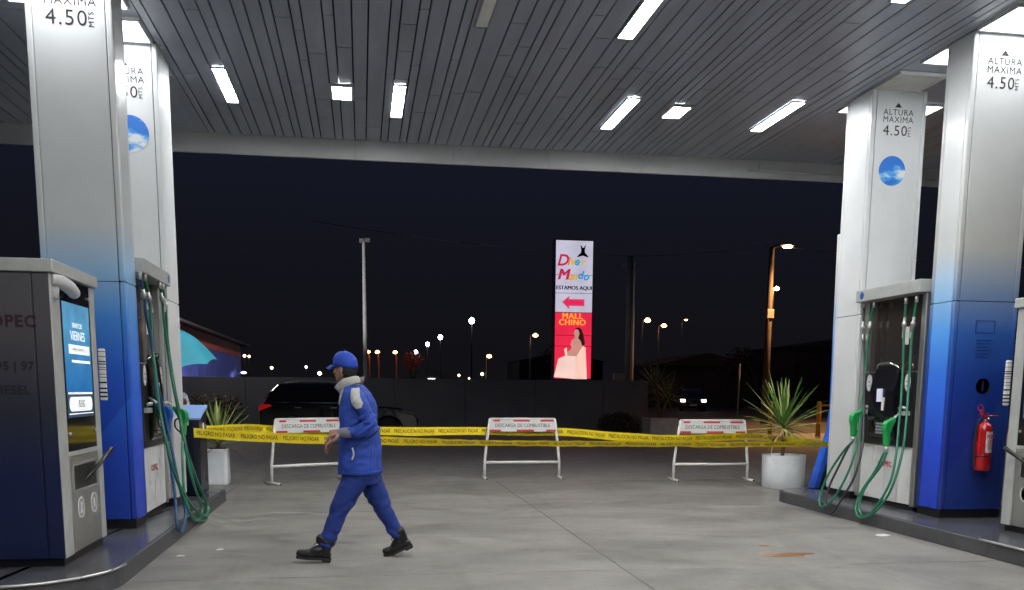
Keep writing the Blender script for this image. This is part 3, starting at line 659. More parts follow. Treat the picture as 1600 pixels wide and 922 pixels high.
# ================================================================== THINGS ON THE ISLANDS
# squeegee and water station at the far end of the left island
ws = thing('service_bin', 'dark bin with a tilted pale blue top at the far end of the left island', 'bin', (-2.12, 12.0, .15))
MB().prism([(11.72, .16), (12.28, .16), (12.28, 1.22), (11.72, 1.08)], 'x', -2.34, -1.96).build('bin_body', mat('dark_navy_gloss', (.012,.014,.03), .18, var=.2), ws, bevel=.02)
MB().prism([(11.70, 1.082), (12.29, 1.23), (12.29, 1.258), (11.70, 1.11)], 'x', -2.36, -1.94).build('bin_lid', mat('pale_blue_top', (.28,.40,.72), .3), ws, bevel=.008)
bx(-2.22, -2.08, 11.715, 11.719, 1.02, 1.10).build('opening_label', M_label, ws)
bx(-1.965, -1.958, 11.82, 12.2, .35, .85).build('mirror_panel', M_mirror, ws)
bx(-1.9575, -1.955, 11.95, 12.05, .95, 1.04).build('sticker', M_label, ws)
# end totem of the right island: curved blade, blue low down and white above
tt = thing('island_totem', 'tall slim blade, blue below and white above, at the far end of the right island', 'totem', (6.3, 11.9, .15))
outl = [(6.13,.16),(6.36,.94),(6.395,1.25),(6.385,2.2),(6.37,3.58),(6.42,3.59),(6.44,2.2),(6.45,1.2),(6.415,.93),(6.20,.16)]
MB().prism(outl, 'y', 11.80, 12.0).build('blade', M_totem, tt, bevel=.008)
MB().prism([(6.205,.16),(6.42,.93),(6.455,1.2),(6.62,1.2),(6.66,.16)], 'y', 11.82, 11.98).build('foot', M_blk, tt, bevel=.005)
MB().prism([(6.457,1.205),(6.447,2.2),(6.427,3.55),(6.60,3.55),(6.62,1.205)], 'y', 11.83, 11.97).build('core', M_colgrey, tt)
# fire extinguisher on the near right column
ex = thing('fire_extinguisher', 'red fire extinguisher with a white label hanging on the near right blue column', 'extinguisher', (6.435, 8.79, .70))
T = (6.445, 8.79, 0)
MB().lathe([(.055,.665),(.078,.675),(.080,.70),(.080,1.09),(.074,1.13),(.05,1.16),(.025,1.175),(.022,1.20)], T, 28).build('cylinder', M_redp, ex)
lb = MB(); pts = [(.0812*math.cos(R(a)), .0812*math.sin(R(a))) for a in range(-110, -19, 9)]
for i in range(len(pts)-1):
    (a, b), (c, d) = pts[i], pts[i+1]; lb.quad((T[0]+a, T[1]+b, .86), (T[0]+c, T[1]+d, .86), (T[0]+c, T[1]+d, 1.08), (T[0]+a, T[1]+b, 1.08))
lb.build('white_label', M_label, ex)
lt = MB(); lt.geo(text_geo('PQS', .05, .002), frame((T[0]+.02, T[1]-.0835, 1.03), (1,0,0), (0,0,1)))
for k in range(5): lt.box(T[0]-.01, T[0]+.045, T[1]-.084, T[1]-.0825, .90+k*.02, .906+k*.02)
lt.build('label_print', M_red, ex)
v = MB(); v.tube([(T[0], T[1], 1.19), (T[0], T[1], 1.235)], .018, 12); v.ball((T[0]+.03, T[1]-.01, 1.215), .017, 6); v.build('valve', M_chrome, ex)
hnd = MB(); hnd.tube([(T[0]-.07, T[1]-.01, 1.26), (T[0]-.02, T[1]-.01, 1.235), (T[0]+.13, T[1]-.02, 1.245)], .009, 8); hnd.tube([(T[0]-.08, T[1]-.01, 1.30), (T[0]-.03, T[1]-.01, 1.26), (T[0]+.03, T[1]-.01, 1.262)], .009, 8)
hnd.tube(catmull([(T[0]-.085, T[1], 1.29), (T[0]-.09, T[1], 1.34), (T[0]-.05, T[1], 1.35), (T[0]-.03, T[1], 1.28)], 5), .005, 6); hnd.build('handle', M_redp, ex)
hs = MB(); hs.tube(catmull([(T[0]-.01, T[1]-.01, 1.225), (T[0]-.08, T[1]-.01, 1.19), (T[0]-.105, T[1], 1.0), (T[0]-.10, T[1], .80), (T[0]-.095, T[1]-.01, .70)], 6), .010, 8); hs.build('hose', M_rub, ex)
st_ = MB().lathe([(.0815,.815),(.0825,.815),(.0825,.83),(.0815,.83)], T, 28); st_.box(T[0]-.02, T[0]+.02, 8.871, 8.898, .80, 1.0); st_.build('bracket', M_blk, ex)

# ================================================================== BARRIERS AND TAPE
def barrier(loc, rz, label):
    t = thing('sign_barrier', label, 'barrier', loc, rz, 'white barrier frames across the forecourt')
    def leg(s):
        P = lambda x, z: (s*x, 0.0, z)
        m = MB(); m.tube([P(.545, 1.0), P(.60, .62), P(.635, .30), P(.638, .03)], .0235, 10); return m.build('leg', M_bar, t, local=True)
    def foot(s):
        m = MB(); m.tube([(s*.638, -.30, .022), (s*.638, .24, .022)], .0235, 10); f = m.build('foot_bar', M_bar, t, local=True)
        e = MB().tube([(s*.638, -.302, .022), (s*.638, -.3005, .022)], .017, 10); e.build('open_end', M_blk, f, local=True)
    for s in (-1, 1): leg(s); foot(s)
    r = MB(); r.tube([(-.628, 0, .275), (.628, 0, .275)], .023, 10); r.build('cross_rail', M_bar, t, local=True)
    r = MB(); r.tube([(-.545, 0, 1.0), (.545, 0, 1.0)], .018, 10); r.build('top_rail', M_bar, t, local=True)
    p = MB(); p.prism([(-.572, .79), (.572, .79), (.543, .985), (-.543, .985)], 'y', -.026, -.018); p = p.build('sign_board', M_white, t, local=True)
    for a, b in ((-.50, -.385), (-.16, .12), (.30, .525)): bx(a, b, -.0285, -.0262, .955, .984).build('red_stripe', M_red, p, local=True)
    for a, b in ((-.555, -.37), (-.10, .19), (.40, .565)): bx(a, b, -.0285, -.0262, .792, .822).build('red_stripe', M_red, p, local=True)
    w = MB(); w.geo(text_geo('DESCARGA DE COMBUSTIBLE', .080, .0, space=1.02), Matrix.Translation((0, -.0275, .888))@Matrix.Rotation(R(90), 4, 'X')@Matrix.Diagonal((.86, 1.05, 1, 1)))
    w.build('sign_text', M_ink, p, local=True)
    return t
b0 = barrier((2.645, 15.25, 0), 0, 'middle white barrier frame with a fuel unloading sign, standing alone behind the tape')
dup(b0, (-.84, 14.92, 0), R(30), 'left white barrier frame with red stripes, half hidden behind the walking person')
dup(b0, (5.73, 14.62, 0), R(-2), 'right white barrier frame with red and white stripes, beside the white potted plant')
def tape(name, pts, w, label, words, u0=0., twist=None, parent=None):
    P = catmull(pts, 14); n = len(P); tw = twist or (lambda u: 0.); S_ = [0.]
    for i in range(1, n): S_.append(S_[-1]+(P[i]-P[i-1]).length)
    Lg = S_[-1]
    def at(u, v, off=0.):
        u = max(0, min(Lg-1e-4, u)); i = 0
        while S_[i+1] < u: i += 1
        f = (u-S_[i])/(S_[i+1]-S_[i]); p = P[i].lerp(P[i+1], f); t = (P[i+1]-P[i]).normalized()
        h = Vector((0, 0, 1)); sd = t.cross(h).normalized(); a = tw(u/Lg)
        up = (h*math.cos(a)+sd*math.sin(a)); nn = up.cross(t)
        nn = t.cross(up)
        wr = .012*noise.noise(Vector((u*5, v*14, 1.7)))+.006*noise.noise(Vector((u*19, v*9, 4.1)))
        return p+up*(v+.010*noise.noise(Vector((u*1.3, .5, 8))))+nn*(off+wr)
    m = MB(); k = int(Lg/.025); rows = []
    for i in range(k+1):
        u = Lg*i/k
        ww = w*(1-.10*abs(math.sin(u*1.7+1)))
        rows.append([m.bm.verts.new(at(u, v*ww/2)) for v in (-1, -.33, .33, 1)])
    for i in range(k):
        for j in range(3):
            f = m.bm.faces.new((rows[i][j], rows[i+1][j], rows[i+1][j+1], rows[i][j+1])); f.smooth = True
    o = m.build(name, M_yel)
    tag(o, label, 'caution tape')
    if words:
        u = u0; vf = text_geo(words, w*.78, .0006, 'LEFT', 1.0); wd = max(v.x for v in vf[0])
        while u+wd < Lg:
            tm = MB(); tm.geo(vf, fn=lambda p: at(u+p.x*.52, p.y*.74, .0022)); tm.build('tape_print', M_tapeink, o); u += wd*.52+.06
    return o
tape('caution_tape', [(-1.90, 11.0, .965), (-1.2, 11.2, .905), (-.5, 11.4, .868), (.3, 11.55, .835), (1.4, 11.7, .805), (2.7, 11.8, .785), (4.2, 11.85, .77), (5.4, 11.85, .765), (6.41, 11.79, .765)], .118,
     'nearer yellow caution tape, running low from the left pump to the blue blade', 'PELIGRO NO PASAR', .03,
     twist=lambda u: 0 if u < .22 else min(1.0, (u-.22)*6)*.8)
tape('caution_tape', [(-2.05, 12.32, .93), (-1.66, 14.2, .875), (-1.42, 14.70, .84), (-.85, 15.02, .815), (-.25, 15.36, .80), (.8, 15.34, .785), (2.0, 15.32, .79), (3.3, 15.32, .775), (4.2, 14.85, .725), (5.1, 14.53, .70), (6.3, 14.5, .74), (6.45, 13.0, .74), (6.43, 12.02, .77)], .145,
     'farther yellow caution tape strung from barrier to barrier behind the nearer tape', 'PRECAUCION NO PASAR', .25, twist=lambda u: 0 if u < .62 else min(1, (u-.62)*8)*.5*(1+.3*math.sin(u*40)))
kn = MB(); kn.tube(catmull([(6.33, 11.78, .70), (6.37, 11.76, .80), (6.42, 11.78, .86), (6.46, 11.80, .79), (6.40, 11.77, .74)], 5), (.022), 7)
for k in range(4): kn.box(6.31, 6.47, 11.785+.002*k, 11.787+.002*k, .745+.012*k, .775+.012*k)
tag(kn.build('tape_knot', M_yel), 'bunched knot of yellow tape tied round the blue blade of the right island', 'tape knot')

# ================================================================== PLANTS
def blade(m, base, az, el, L, w, droop, curl=0.):
    """one sword leaf: folded strip that leaves the base and droops"""
    n = 7; c = Vector(base); d = Vector((math.cos(az)*math.cos(el), math.sin(az)*math.cos(el), math.sin(el))); prev = None
    side = Vector((-math.sin(az), math.cos(az), 0))
    for i in range(n+1):
        f = i/n; ww = w*(.55+.9*f-1.45*f*f*f if f < .8 else (1-f)*2.6+.0)*.62
        ww = max(ww, .0012)
        nr = side.cross(d).normalized()
        a = m.bm.verts.new(c+side*ww+nr*ww*.35); b = m.bm.verts.new(c); e_ = m.bm.verts.new(c-side*ww+nr*ww*.35)
        if prev:
            for q in ((prev[0], prev[1], b, a), (prev[1], prev[2], e_, b)):
                fc_ = m.bm.faces.new(q); fc_.smooth = True
        prev = (a, b, e_); c = c+d*(L/n)
        d = (d+Vector((0, 0, -droop*(.25+f)/n))+side*curl/n).normalized()
def yucca(loc, label, trunk_h, nl, L, seed, trunks=((0,0,0),), el0=-25, group=None, wl=.022, mats=None, rot_pref=None):
    t = thing('yucca_plant', label, 'plant', loc, 0, group)
    rr = random.Random(seed)
    tr = MB(); hs_ = []
    for dx, dy, dh in trunks:
        tr.tube(catmull([(0, 0, 0), (dx*.5+.01, dy*.5, (trunk_h+dh)*.5), (dx, dy, trunk_h+dh)], 5), [.028]*11 if trunk_h < 1 else [.055]*11, 9); hs_.append((dx, dy, trunk_h+dh))
    tr.build('trunk', M_trunk, t, local=True)
    A, B = MB(), MB()
    for h in hs_:
        for k in range(nl):
            f = k/nl; el = R(el0+(88-el0)*f**.85+rr.uniform(-7, 7)); az = k*2.39996+rr.uniform(-.2, .2)
            l_ = L*rr.uniform(.72, 1.08)*(1 if f < .8 else .85)
            blade(B if rr.random() < .5 else A, (h[0]+rr.uniform(-.015,.015), h[1]+rr.uniform(-.015,.015), h[2]-.05+f*.08), az, el, l_, wl*rr.uniform(.75, 1.2), rr.uniform(.1, .9)*(1-f*.6), rr.uniform(-.2, .2))
    ma, mb = mats or (M_leaf, M_leaf2)
    Dy = MB()
    for k in range(max(4, nl//9)):
        h = rr.choice(hs_); blade(Dy, (h[0], h[1], h[2]-.06), rr.uniform(0, 6.28), R(rr.uniform(-35, 10)), L*rr.uniform(.5, .8), wl*.8, rr.uniform(1.2, 2.2), rr.uniform(-.6, .6))
    Dy.build('dry_leaves', M_dry, t, local=True)
    A.build('green_leaves', ma, t, local=True); B.build('pale_leaves', mb, t, local=True)
    return t
def round_pot(loc, r, h, label):
    t = thing('plant_pot', label, 'planter', loc)
    MB().lathe([(r*.94, 0), (r*.97, .01), (r, h*.5), (r*1.02, h-.01), (r*1.02, h), (r*.93, h), (r*.92, h-.06)], n=40).build('pot', M_pot, t, local=True)
    MB().lathe([(r*.915, h-.07), (r*.915, h-.05)], n=30).build('soil', M_soil, t, local=True)
round_pot((6.46, 13.45, 0), .325, .515, 'round white pot with a spiky green plant near the right island')
yucca((6.43, 13.45, .46), 'spiky green yucca growing in the round white pot on the right', .50, 54, .86, 4, el0=-22, wl=.042)
sp_ = thing('plant_pot', 'square white pot at the far end of the left island', 'planter', (-2.2, 14.75, 0))
m = MB(); m.prism(rrect(-2.37, -2.045, 14.6, 14.92, (.05,)*4, 4), 'z', 0, .545); m.build('pot', M_pot, sp_, bevel=.012); bx(-2.33, -2.08, 14.64, 14.88, .54, .553).build('soil', M_soil, sp_)
yucca((-2.2, 14.76, .53), 'spiky pale green yucca growing in the square white pot on the left', .12, 58, .76, 9, el0=5, wl=.030)
bp_ = thing('plant_pot', 'big square grey planter with two tall yucca stems in the dark by the fence end', 'planter', (9.85, 29.6, 0))
m = MB(); m.box(9.35, 10.28, 29.3, 30.2, 0, .60); m.build('pot', mat('grey_planter', (.62,.58,.56), .6, var=.15), bp_, bevel=.02); bx(9.4, 10.23, 29.35, 30.15, .60, .612).build('soil', M_soil, bp_)
M_dleaf = mat('far_yucca_leaf', (.16,.19,.07), .6, var=.4, scale=6)
yucca((9.8, 29.75, .58), 'tall dark yucca with two stems growing in the big grey planter', 1.05, 60, .95, 21, trunks=((-.18,0,0),(.28,.05,-.35)), el0=-35, wl=.045, mats=(M_dleaf, M_dleaf))
def leafcloud(m, c, r, n, s, rr):
    for _ in range(n):
        while True:
            p = Vector((rr.uniform(-1,1), rr.uniform(-1,1), rr.uniform(-1,1)))
            if .25 < p.length < 1: break
        p = Vector(c)+Vector((p.x*r[0], p.y*r[1], p.z*r[2])); a = Vector((rr.gauss(0,1), rr.gauss(0,1), rr.gauss(0,1))).normalized(); b = a.orthogonal().normalized(); q = a.cross(b)
        k = s*rr.uniform(.6, 1.3)
        m.quad(p-b*k, p+q*k*.45, p+b*k, p-q*k*.45)
rr = random.Random(11)
hg = thing('hedge_bush', 'low leafy hedge with yellowish tips in front of the dark wall on the left', 'hedge', (-4.6, 28.2, 0))
m, m2 = MB(), MB()
for i in range(8): leafcloud(m, (-5.9+i*.30, 28.2+rr.uniform(-.1,.1), .62+rr.uniform(-.05,.05)), (.42,.42,.62), 420, .055, rr); leafcloud(m2, (-5.9+i*.30, 28.1, .98+rr.uniform(-.05,.1)), (.40,.36,.34), 110, .045, rr)
m.build('foliage', mat('hedge_leaf', (.03,.036,.016), .6, var=.4), hg); m2.build('yellow_tips', mat('hedge_tip_leaf', (.28,.19,.07), .6, var=.5, scale=9), hg)
MB().tube([(-4.6,28.2,0),(-4.6,28.2,.6)], .03, 8).build('stem', M_bark, hg)
sb = thing('shrub', 'small dark rounded shrub at the foot of the dark wall', 'shrub', (8.3, 29.4, 0))
m = MB(); leafcloud(m, (8.3, 29.4, .38), (.75,.5,.42), 1500, .06, rr); m.build('foliage', mat('dark_leaf', (.02,.03,.016), .7), sb)
# ================================================================== BACKGROUND
M_wall = mat('dark_wall_render', (.115,.12,.14), .7, var=.15, scale=.8, bump=.2, bscale=20)
wl_ = thing('boundary_wall', 'long dark grey panel wall behind the parked black car, ending left of the street', 'wall', (2, 31.9, 0))
m = MB(); x = -16.0
while x < 9.9:
    m.box(x+.006, min(x+2.44, 10.05)-.006, 31.85, 31.97, 0, 1.84); x += 2.44
m.build('wall_panel', M_wall, wl_, bevel=.008, segs=1)
m = MB(); x = -16.0
while x < 10: m.box(x-.05, x+.05, 31.97, 32.09, 0, 1.80); x += 2.44
m.build('post', M_wall, wl_)
# barn-like shed beyond the wall on the left
shd = thing('shed', 'blue corrugated shed with a red band under its roof, beyond the dark wall', 'building', (-13.5, 60, 0))
M_blued = mat('blue_corrugated', (.09,.12,.50), .5, var=.35, scale=.7); M_redd = mat('red_corrugated', (.45,.09,.09), .5, var=.25, scale=.8)
def corr(m, x, y0, y1, z0, z1):
    n = int((y1-y0)/.25); v = []
    for i in range(n+1):
        xx = x+.035*(i % 2); yy = y0+(y1-y0)*i/n; v.append((m.bm.verts.new((xx, yy, z0)), m.bm.verts.new((xx, yy, z1))))
    for i in range(n): m.bm.faces.new((v[i][0], v[i+1][0], v[i+1][1], v[i][1]))
m = MB(); corr(m, -9, 40, 73, 0, 3.78); m.box(-18, -9.05, 40.05, 72.95, 0, 3.75); m.build('wall', M_blued, shd)
m = MB(); corr(m, -8.985, 40, 73, 3.79, 4.66); m.box(-18, -9.05, 40.05, 72.95, 3.79, 4.66); m.build('red_band', M_redd, shd)
m = MB(); m.prism([(-18.5, 4.68), (-8.55, 4.68), (-8.55, 4.80), (-13.5, 6.2), (-18.5, 4.80)], 'y', 39.6, 75.5); m.build('roof', mat('roof_sheet', (.10,.09,.09), .6), shd)
bx(-8.955, -8.93, 45.5, 48, 0, 2.9).build('door', mat('beige_door', (.32,.25,.18), .6), shd)
m = MB(); m.tube([(-8.9, 70.5, 2.55), (-8.6, 70.5, 2.6)], .04, 8); lf = m.build('wall_lamp_arm', M_pole, shd)
MB().ball((-8.5, 70.5, 2.6), (.22,.12,.09), 6).build('lamp_glass', emis('blue_white_lamp', (.45,.6,1), 3), lf)
# illuminated shop sign pylon
sg = thing('shop_sign', 'tall backlit shop sign, white with an arrow above and red with a woman below', 'sign', (8.2, 36, 0))
SX0, SX1, SY = 7.50, 8.965, 36.0
bx(SX0-.06, SX1+.03, SY, SY+.42, 1.90, 7.27).build('cabinet', mat('sign_cabinet', (.14,.14,.15), .5), sg, bevel=.015)
m = MB(); m.box(7.75, 7.95, SY+.1, SY+.3, 0, 1.9); m.box(8.5, 8.7, SY+.1, SY+.3, 0, 1.9); m.build('support', M_pole, sg)
def facemat(name, c, s, var=.10):
    m = mat(name, (c[0]*.5, c[1]*.5, c[2]*.5), .4, var=var); n, l = m.node_tree.nodes, m.node_tree.links; b = n['Principled BSDF']
    tc = n.new('ShaderNodeTexCoord'); ns = n.new('ShaderNodeTexNoise'); ns.inputs['Scale'].default_value = 1.1; ns.inputs['Detail'].default_value = 3; l.new(tc.outputs['Object'], ns.inputs['Vector'])
    mr = n.new('ShaderNodeMapRange'); mr.inputs['To Min'].default_value = 1-var*3.4; mr.inputs['To Max'].default_value = 1+var*3.4; l.new(ns.outputs['Fac'], mr.inputs['Value'])
    v = n.new('ShaderNodeVectorMath'); v.operation = 'SCALE'; v.inputs[0].default_value = c; l.new(mr.outputs[0], v.inputs['Scale']); l.new(v.outputs[0], b.inputs['Emission Color'])
    b.inputs['Emission Strength'].default_value = s; return m
M_sw = facemat('lit_white_face', (.42,.40,.50), 1.0); M_sr = facemat('lit_red_face', (.66,.018,.055), 1.0, .07)
Zs = lambda py: 7.24-(py-376)*(7.24-1.93)/(593-376)
Xs = lambda px: SX0+(px-869)*(SX1-SX0)/58.
bx(SX0, SX1, SY-.006, SY-.001, Zs(487.5), 7.22).build('white_face', M_sw, sg)
bx(SX0, SX1, SY-.006, SY-.001, 1.95, Zs(488.5)).build('red_face', M_sr, sg)
sj = MB()
for py in (430, 458, 524, 541): sj.box(SX0, SX1, SY-.009, SY-.0065, Zs(py)-.008, Zs(py)+.008)
sj.build('panel_seam', mat('seam_dark', (.05,.03,.04), .7), sg)
def sgn_text(t, px, py, size, col, name, es=.5, bold=.012, shear=0., rot=0, align='CENTER', space=1.):
    m = MB(); vf_ = text_geo(t, size, bold, align, space, shear)
    for q_ in range(1 if bold > 0 else 4): m.geo(vf_, FRONT(Xs(px)+q_*size*.030-size*.03, SY-.011-q_*.0006, Zs(py)+(q_ % 2)*size*.015))
    return m.build(name, facemat(name+'_ink', col, es, .02), sg)
for t, px, py, c in (('D', 880, 408, (.50,.02,.08)), ('i', 889, 409, (.65,.22,.04)), ('v', 895, 409, (.75,.40,.03)), ('e', 902, 409, (.03,.35,.55)), ('r', 911, 410, (.60,.45,.05))):
    sgn_text(t, px, py, .60 if t == 'D' else .44, c, 'letter', .8, 0 if t == 'M' else .014, .25)
for t, px, py, c in (('M', 880, 430, (.50,.02,.08)), ('u', 891, 432, (.75,.30,.03)), ('n', 899, 432, (.60,.40,.05)), ('d', 908, 430, (.03,.28,.60)), ('o', 917, 432, (.03,.28,.60))):
    sgn_text(t, px, py, .58 if t == 'M' else .42, c, 'letter', .8, 0 if t == 'M' else .014, .25)
sgn_text('ESTAMOS AQUI', 898, 450, .205, (.03,.03,.05), 'small_lettering', .4, 0)
# black dress on a stand
m = MB(); P = lambda pts: [(Xs(a), Zs(b)) for a, b in pts]
m.prism(P([(907,384),(909,384),(910,387),(913,387),(914,384),(915.5,384),(914,391),(914.5,395),(920,401),(919,402),(911,399.5),(903,402),(902,401),(908,395),(908.5,391)]), 'y', SY-.011, SY-.007); m.build('dress_picture', mat('ink_black', (.01,.01,.012), .5), sg)
m = MB(); m.prism(P([(879,472),(891,462),(891,467),(915,467),(915,478),(891,478),(891,483)]), 'y', SY-.009, SY-.0065); m.build('arrow_edge', facemat('arrow_edge_ink', (.62,.10,.16), .8, .02), sg)
m = MB(); m.prism(P([(881.5,472),(889.5,465),(889.5,468.6),(913.5,468.6),(913.5,476.4),(889.5,476.4),(889.5,480)]), 'y', SY-.012, SY-.0095); m.build('arrow', facemat('arrow_ink', (.66,.02,.09), .9, .04), sg)
sgn_text('MALL', 896, 494, .31, (.85,.34,.03), 'yellow_lettering', .9, 0, space=1.15)
sgn_text('CHINO', 896, 504, .31, (.85,.34,.03), 'yellow_lettering', .9, 0, space=1.1)
def shape(pts, d, m_, name):
    m = MB(); m.prism(P(pts), 'y', SY-.007-d, SY-.0065); m.build(name, m_, sg)
skin = facemat('lit_skin_print', (.52,.25,.20), .85, .08); bagm = facemat('lit_bag_print', (.74,.50,.45), 1., .10); hairm = facemat('lit_hair_print', (.035,.012,.015), .6, .05); dressm = facemat('lit_dress_print', (.74,.46,.38), 1., .12)
shape([(901,513),(906,511),(911,514),(914,522),(917,536),(915,542),(911,538),(907,530),(902,520)], .002, hairm, 'hair_picture')
shape([(899,519),(902,514),(906,515),(908,521),(906,528),(910,533),(913,541),(912,556),(905,560),(888,558),(887,552),(896,545),(894,538),(896,531),(901,528)], .004, skin, 'figure_picture')
shape([(886,556),(884,546),(888,543),(889,556),(903,557),(901,593),(868,590),(875,561)], .006, bagm, 'bag_picture')
shape([(904,556),(914,540),(918,543),(921,593),(899,593)], .005, dressm, 'bag_picture')

def street_pole(loc, h, label, r=.09, head=None, headmat=None, arm=(0,0), cat='street lamp', name='street_lamp', group=None, polemat=None):
    t = thing(name, label, cat, loc, 0, group)
    m = MB(); m.tube([(0,0,0), (0,0,h*.5), (0,0,h)], [r, r*.85, r*.65], 10)
    if arm != (0,0): m.tube(catmull([(0,0,h-.03), (arm[0]*.5, 0, h+arm[1]*.7), (arm[0], 0, h+arm[1])], 6), r*.4, 8)
    m.build('pole', polemat or M_pole, t, local=True)
    if head:
        hx, hz = arm[0], h+arm[1]
        b = MB(); hl = min(head, .62); b.box(hx-hl*.1, hx+hl, -.12, .12, hz, hz+.10); b.build('lamp_head', M_pole, t, local=True, bevel=.02)
        MB().ball((hx+hl*.5, 0, hz-.03), (head*.36, .14, .085 if head < .63 else head*.24), 8).build('lamp_glass', headmat, t, local=True)
    return t
M_sod = emis('sodium_lamp', (1.0, .50, .17), 60); M_sodS = emis('small_sodium_lamp', (1.0, .42, .14), 16); M_ledw = emis('cool_white_lamp', (.88, .93, 1.0), 22)
M_warm = emis('warm_point', (1, .62, .35), 9)
street_pole((.17, 36, 0), 6.9, 'tall plain grey pole with small dark floodlights on top, above the parked black car', .105, cat='light pole', name='light_pole', polemat=mat('light_grey_pole', (.60,.60,.60), .5, var=.15))
lp = COL.objects['light_pole']; m = MB(); m.box(-.17, .02, -.08, .08, 6.88, 7.03); m.box(.04, .22, -.08, .08, 6.90, 7.05); m.build('floodlight', M_pole, lp, local=True, bevel=.01)
street_pole((18.15, 40, 0), 7.85, 'nearest street lamp, tall pole with a bright orange light, right of the sign', .17, .62, M_sod, (.42, .10), polemat=mat('rusty_pole', (.11,.08,.06), .8, var=.3))
bl = COL.objects['street_lamp']; m = MB(); m.box(-.16, .16, -.2, .2, 4.75, 5.15); m.build('cable_box', mat('pale_box', (.45,.38,.32), .6), bl, local=True, bevel=.02)
def lamp_light(loc, col, e, r=.15):
    d = bpy.data.lights.new('lamp_light', 'SPOT'); d.energy = e; d.color = col; d.shadow_soft_size = r; d.spot_size = R(150); d.spot_blend = .6
    o = bpy.data.objects.new('lamp_light', d); COL.objects.link(o); o.location = loc; return o
lamp_light((19.9, 38.6, 7.75), (1, .50, .20), 3200)
lamp_light((-7.9, 68, 3.0), (.70, .78, 1), 160)
lamp_light((-6.25, 30.0, 6.3), (1, .93, .85), 1100)  # added light of the unseen lamp behind the left columns
shed_fill = lamp_light((-6.9, 34, 7.0), (1, .95, .92), 30000); shed_fill.data.spot_size = R(44); shed_fill.rotation_euler = (Vector((-9, 60, 2.6))-Vector((-6.9, 34, 7.0))).to_track_quat('-Z', 'Y').to_euler()  # added unseen floodlight, aimed to brighten the shed
pole_fill = lamp_light((-6.2, 30.2, 6.0), (1, .97, .94), 1500); pole_fill.data.spot_size = R(34); pole_fill.rotation_euler = (Vector((.17, 36, 5.4))-Vector((-6.2, 30.2, 6.0))).to_track_quat('-Z', 'Y').to_euler()  # added unseen floodlight, aimed to brighten the grey pole
street_pole((-6.6, 30.0, 0), 6.3, 'added street lamp in front of the shed, unseen behind the left columns', .08, .5, emis('added_lamp_glass', (1, .93, .85), 12), (.1, .06))  # made-up lamp post that carries the added lights above
lamp_light((24.0, 27.0, 7.6), (1, .50, .20), 2300)  # added orange light for the side street
street_pole((24.0, 27.0, 0), 7.7, 'orange street lamp added outside the frame to the right', .12, .55, M_sodS, (-.4, .1))  # unseen post and head added for the side street light
street_pole((34.3, 75, 0), 10.05, 'second orange street lamp, small light seen just right of the nearest lamp pole', .12, .7, M_sod, (.0, .1))
for x, y, h, lab, hd in ((27.6, 90, 8.4, 'leftmost of three orange street lamps right of the thick pole', .9), (26.0, 80, 7.2, 'middle one of three orange street lamps right of the thick pole', .7), (35.2, 100, 9.3, 'faint orange street lamp, rightmost of the three right of the thick pole', .5),
                     (16.3, 90, 6.75, 'orange street lamp just left of the tall shop sign', .75), (21.3, 160, 7.2, 'low orange street lamp between the white lamps and the sign', 1.2)):
    street_pole((x, y, 0), h, lab, .09, hd, M_sodS, (.2, .08), group='distant orange street lamps')
M_glowpole = mat('red_glow_painted_pole', (.50,.10,.05), .7)  # red lamp light falling on the posts is put into their colour
for x, lab in ((1.25, 'distant orange lamp peeking right beside the tall grey pole'), (3.4, 'distant short lamp on a post with red-orange light painted in, just right of the tall grey pole'), (10.0, 'distant orange lamp on a thin post with red light painted in, second one right of the grey pole')):
    x_, y_ = {1.25: (1.28, 150), 3.4: (2.75, 150), 10.0: (5.55, 150)}[x]
    street_pole((x_, y_, 0), 7.3, lab, .17, 1.0, M_sodS, (-.5, .05), group='far lamps on posts with red light painted in', polemat=M_glowpole)
for (x, y, z), lab in (((8.08, 140, 7.0), 'lowest and leftmost of the row of four white lamps'), ((8.4, 120, 7.2), 'second white lamp from the left in the row of four'), ((8.79, 105, 7.29), 'third white lamp from the left in the row of four'), ((9.97, 85, 7.7), 'highest and brightest white lamp, right end of the row of four')):
    t = street_pole((x, y, 0), z, lab, .07, None, None, group='row of white street lamps', polemat=M_dark)
    MB().ball((0, 0, z), (.24, .2, .28), 8).build('lamp_glass', M_ledw, t, local=True)
# thick concrete utility pole and its cables
up_ = thing('utility_pole', 'thick dark utility pole right of the tall sign', 'utility pole', (11.64, 40, 0))
m = MB(); m.tube([(11.64,40,0), (11.64,40,7.3)], [.17, .12], 12); m.build('pole', mat('concrete_pole', (.12,.12,.12), .8), up_)
m = MB(); m.tube([(11.83,39.85,0), (11.80,39.85,7.0)], [.035, .035], 8); m.build('lit_edge_strip', mat('lit_edge_pale', (.75,.75,.75), .5), up_)  # pale strip stands in for light along the pole's right edge
m = MB(); m.box(11.3, 12.0, 39.95, 40.05, 6.85, 6.93); m.build('crossarm', M_pole, up_)
cbl = MB(); 
def sag(a, b, s, n=16): return [Vector(a).lerp(Vector(b), i/n)-Vector((0,0,s*4*(i/n)*(1-i/n))) for i in range(n+1)]
cbl.tube(sag((11.64,40,7.9-.62), (18.15,40,7.95), .1), .012, 5); cbl.tube(sag((18.15,40,7.95), (46,44,8.3), .5), .012, 5); cbl.tube(sag((-2,40,8.3), (11.64,40,7.28), .2), .012, 5)
tag(cbl.build('overhead_cable', mat('cable_black', (.09,.08,.08), .6)), 'thin overhead cable running across the night sky to the street lamp', 'cable')
eb = thing('meter_box', 'small pale electrical box showing above the dark wall by the utility pole', 'electrical box', (9.3, 33, 0))
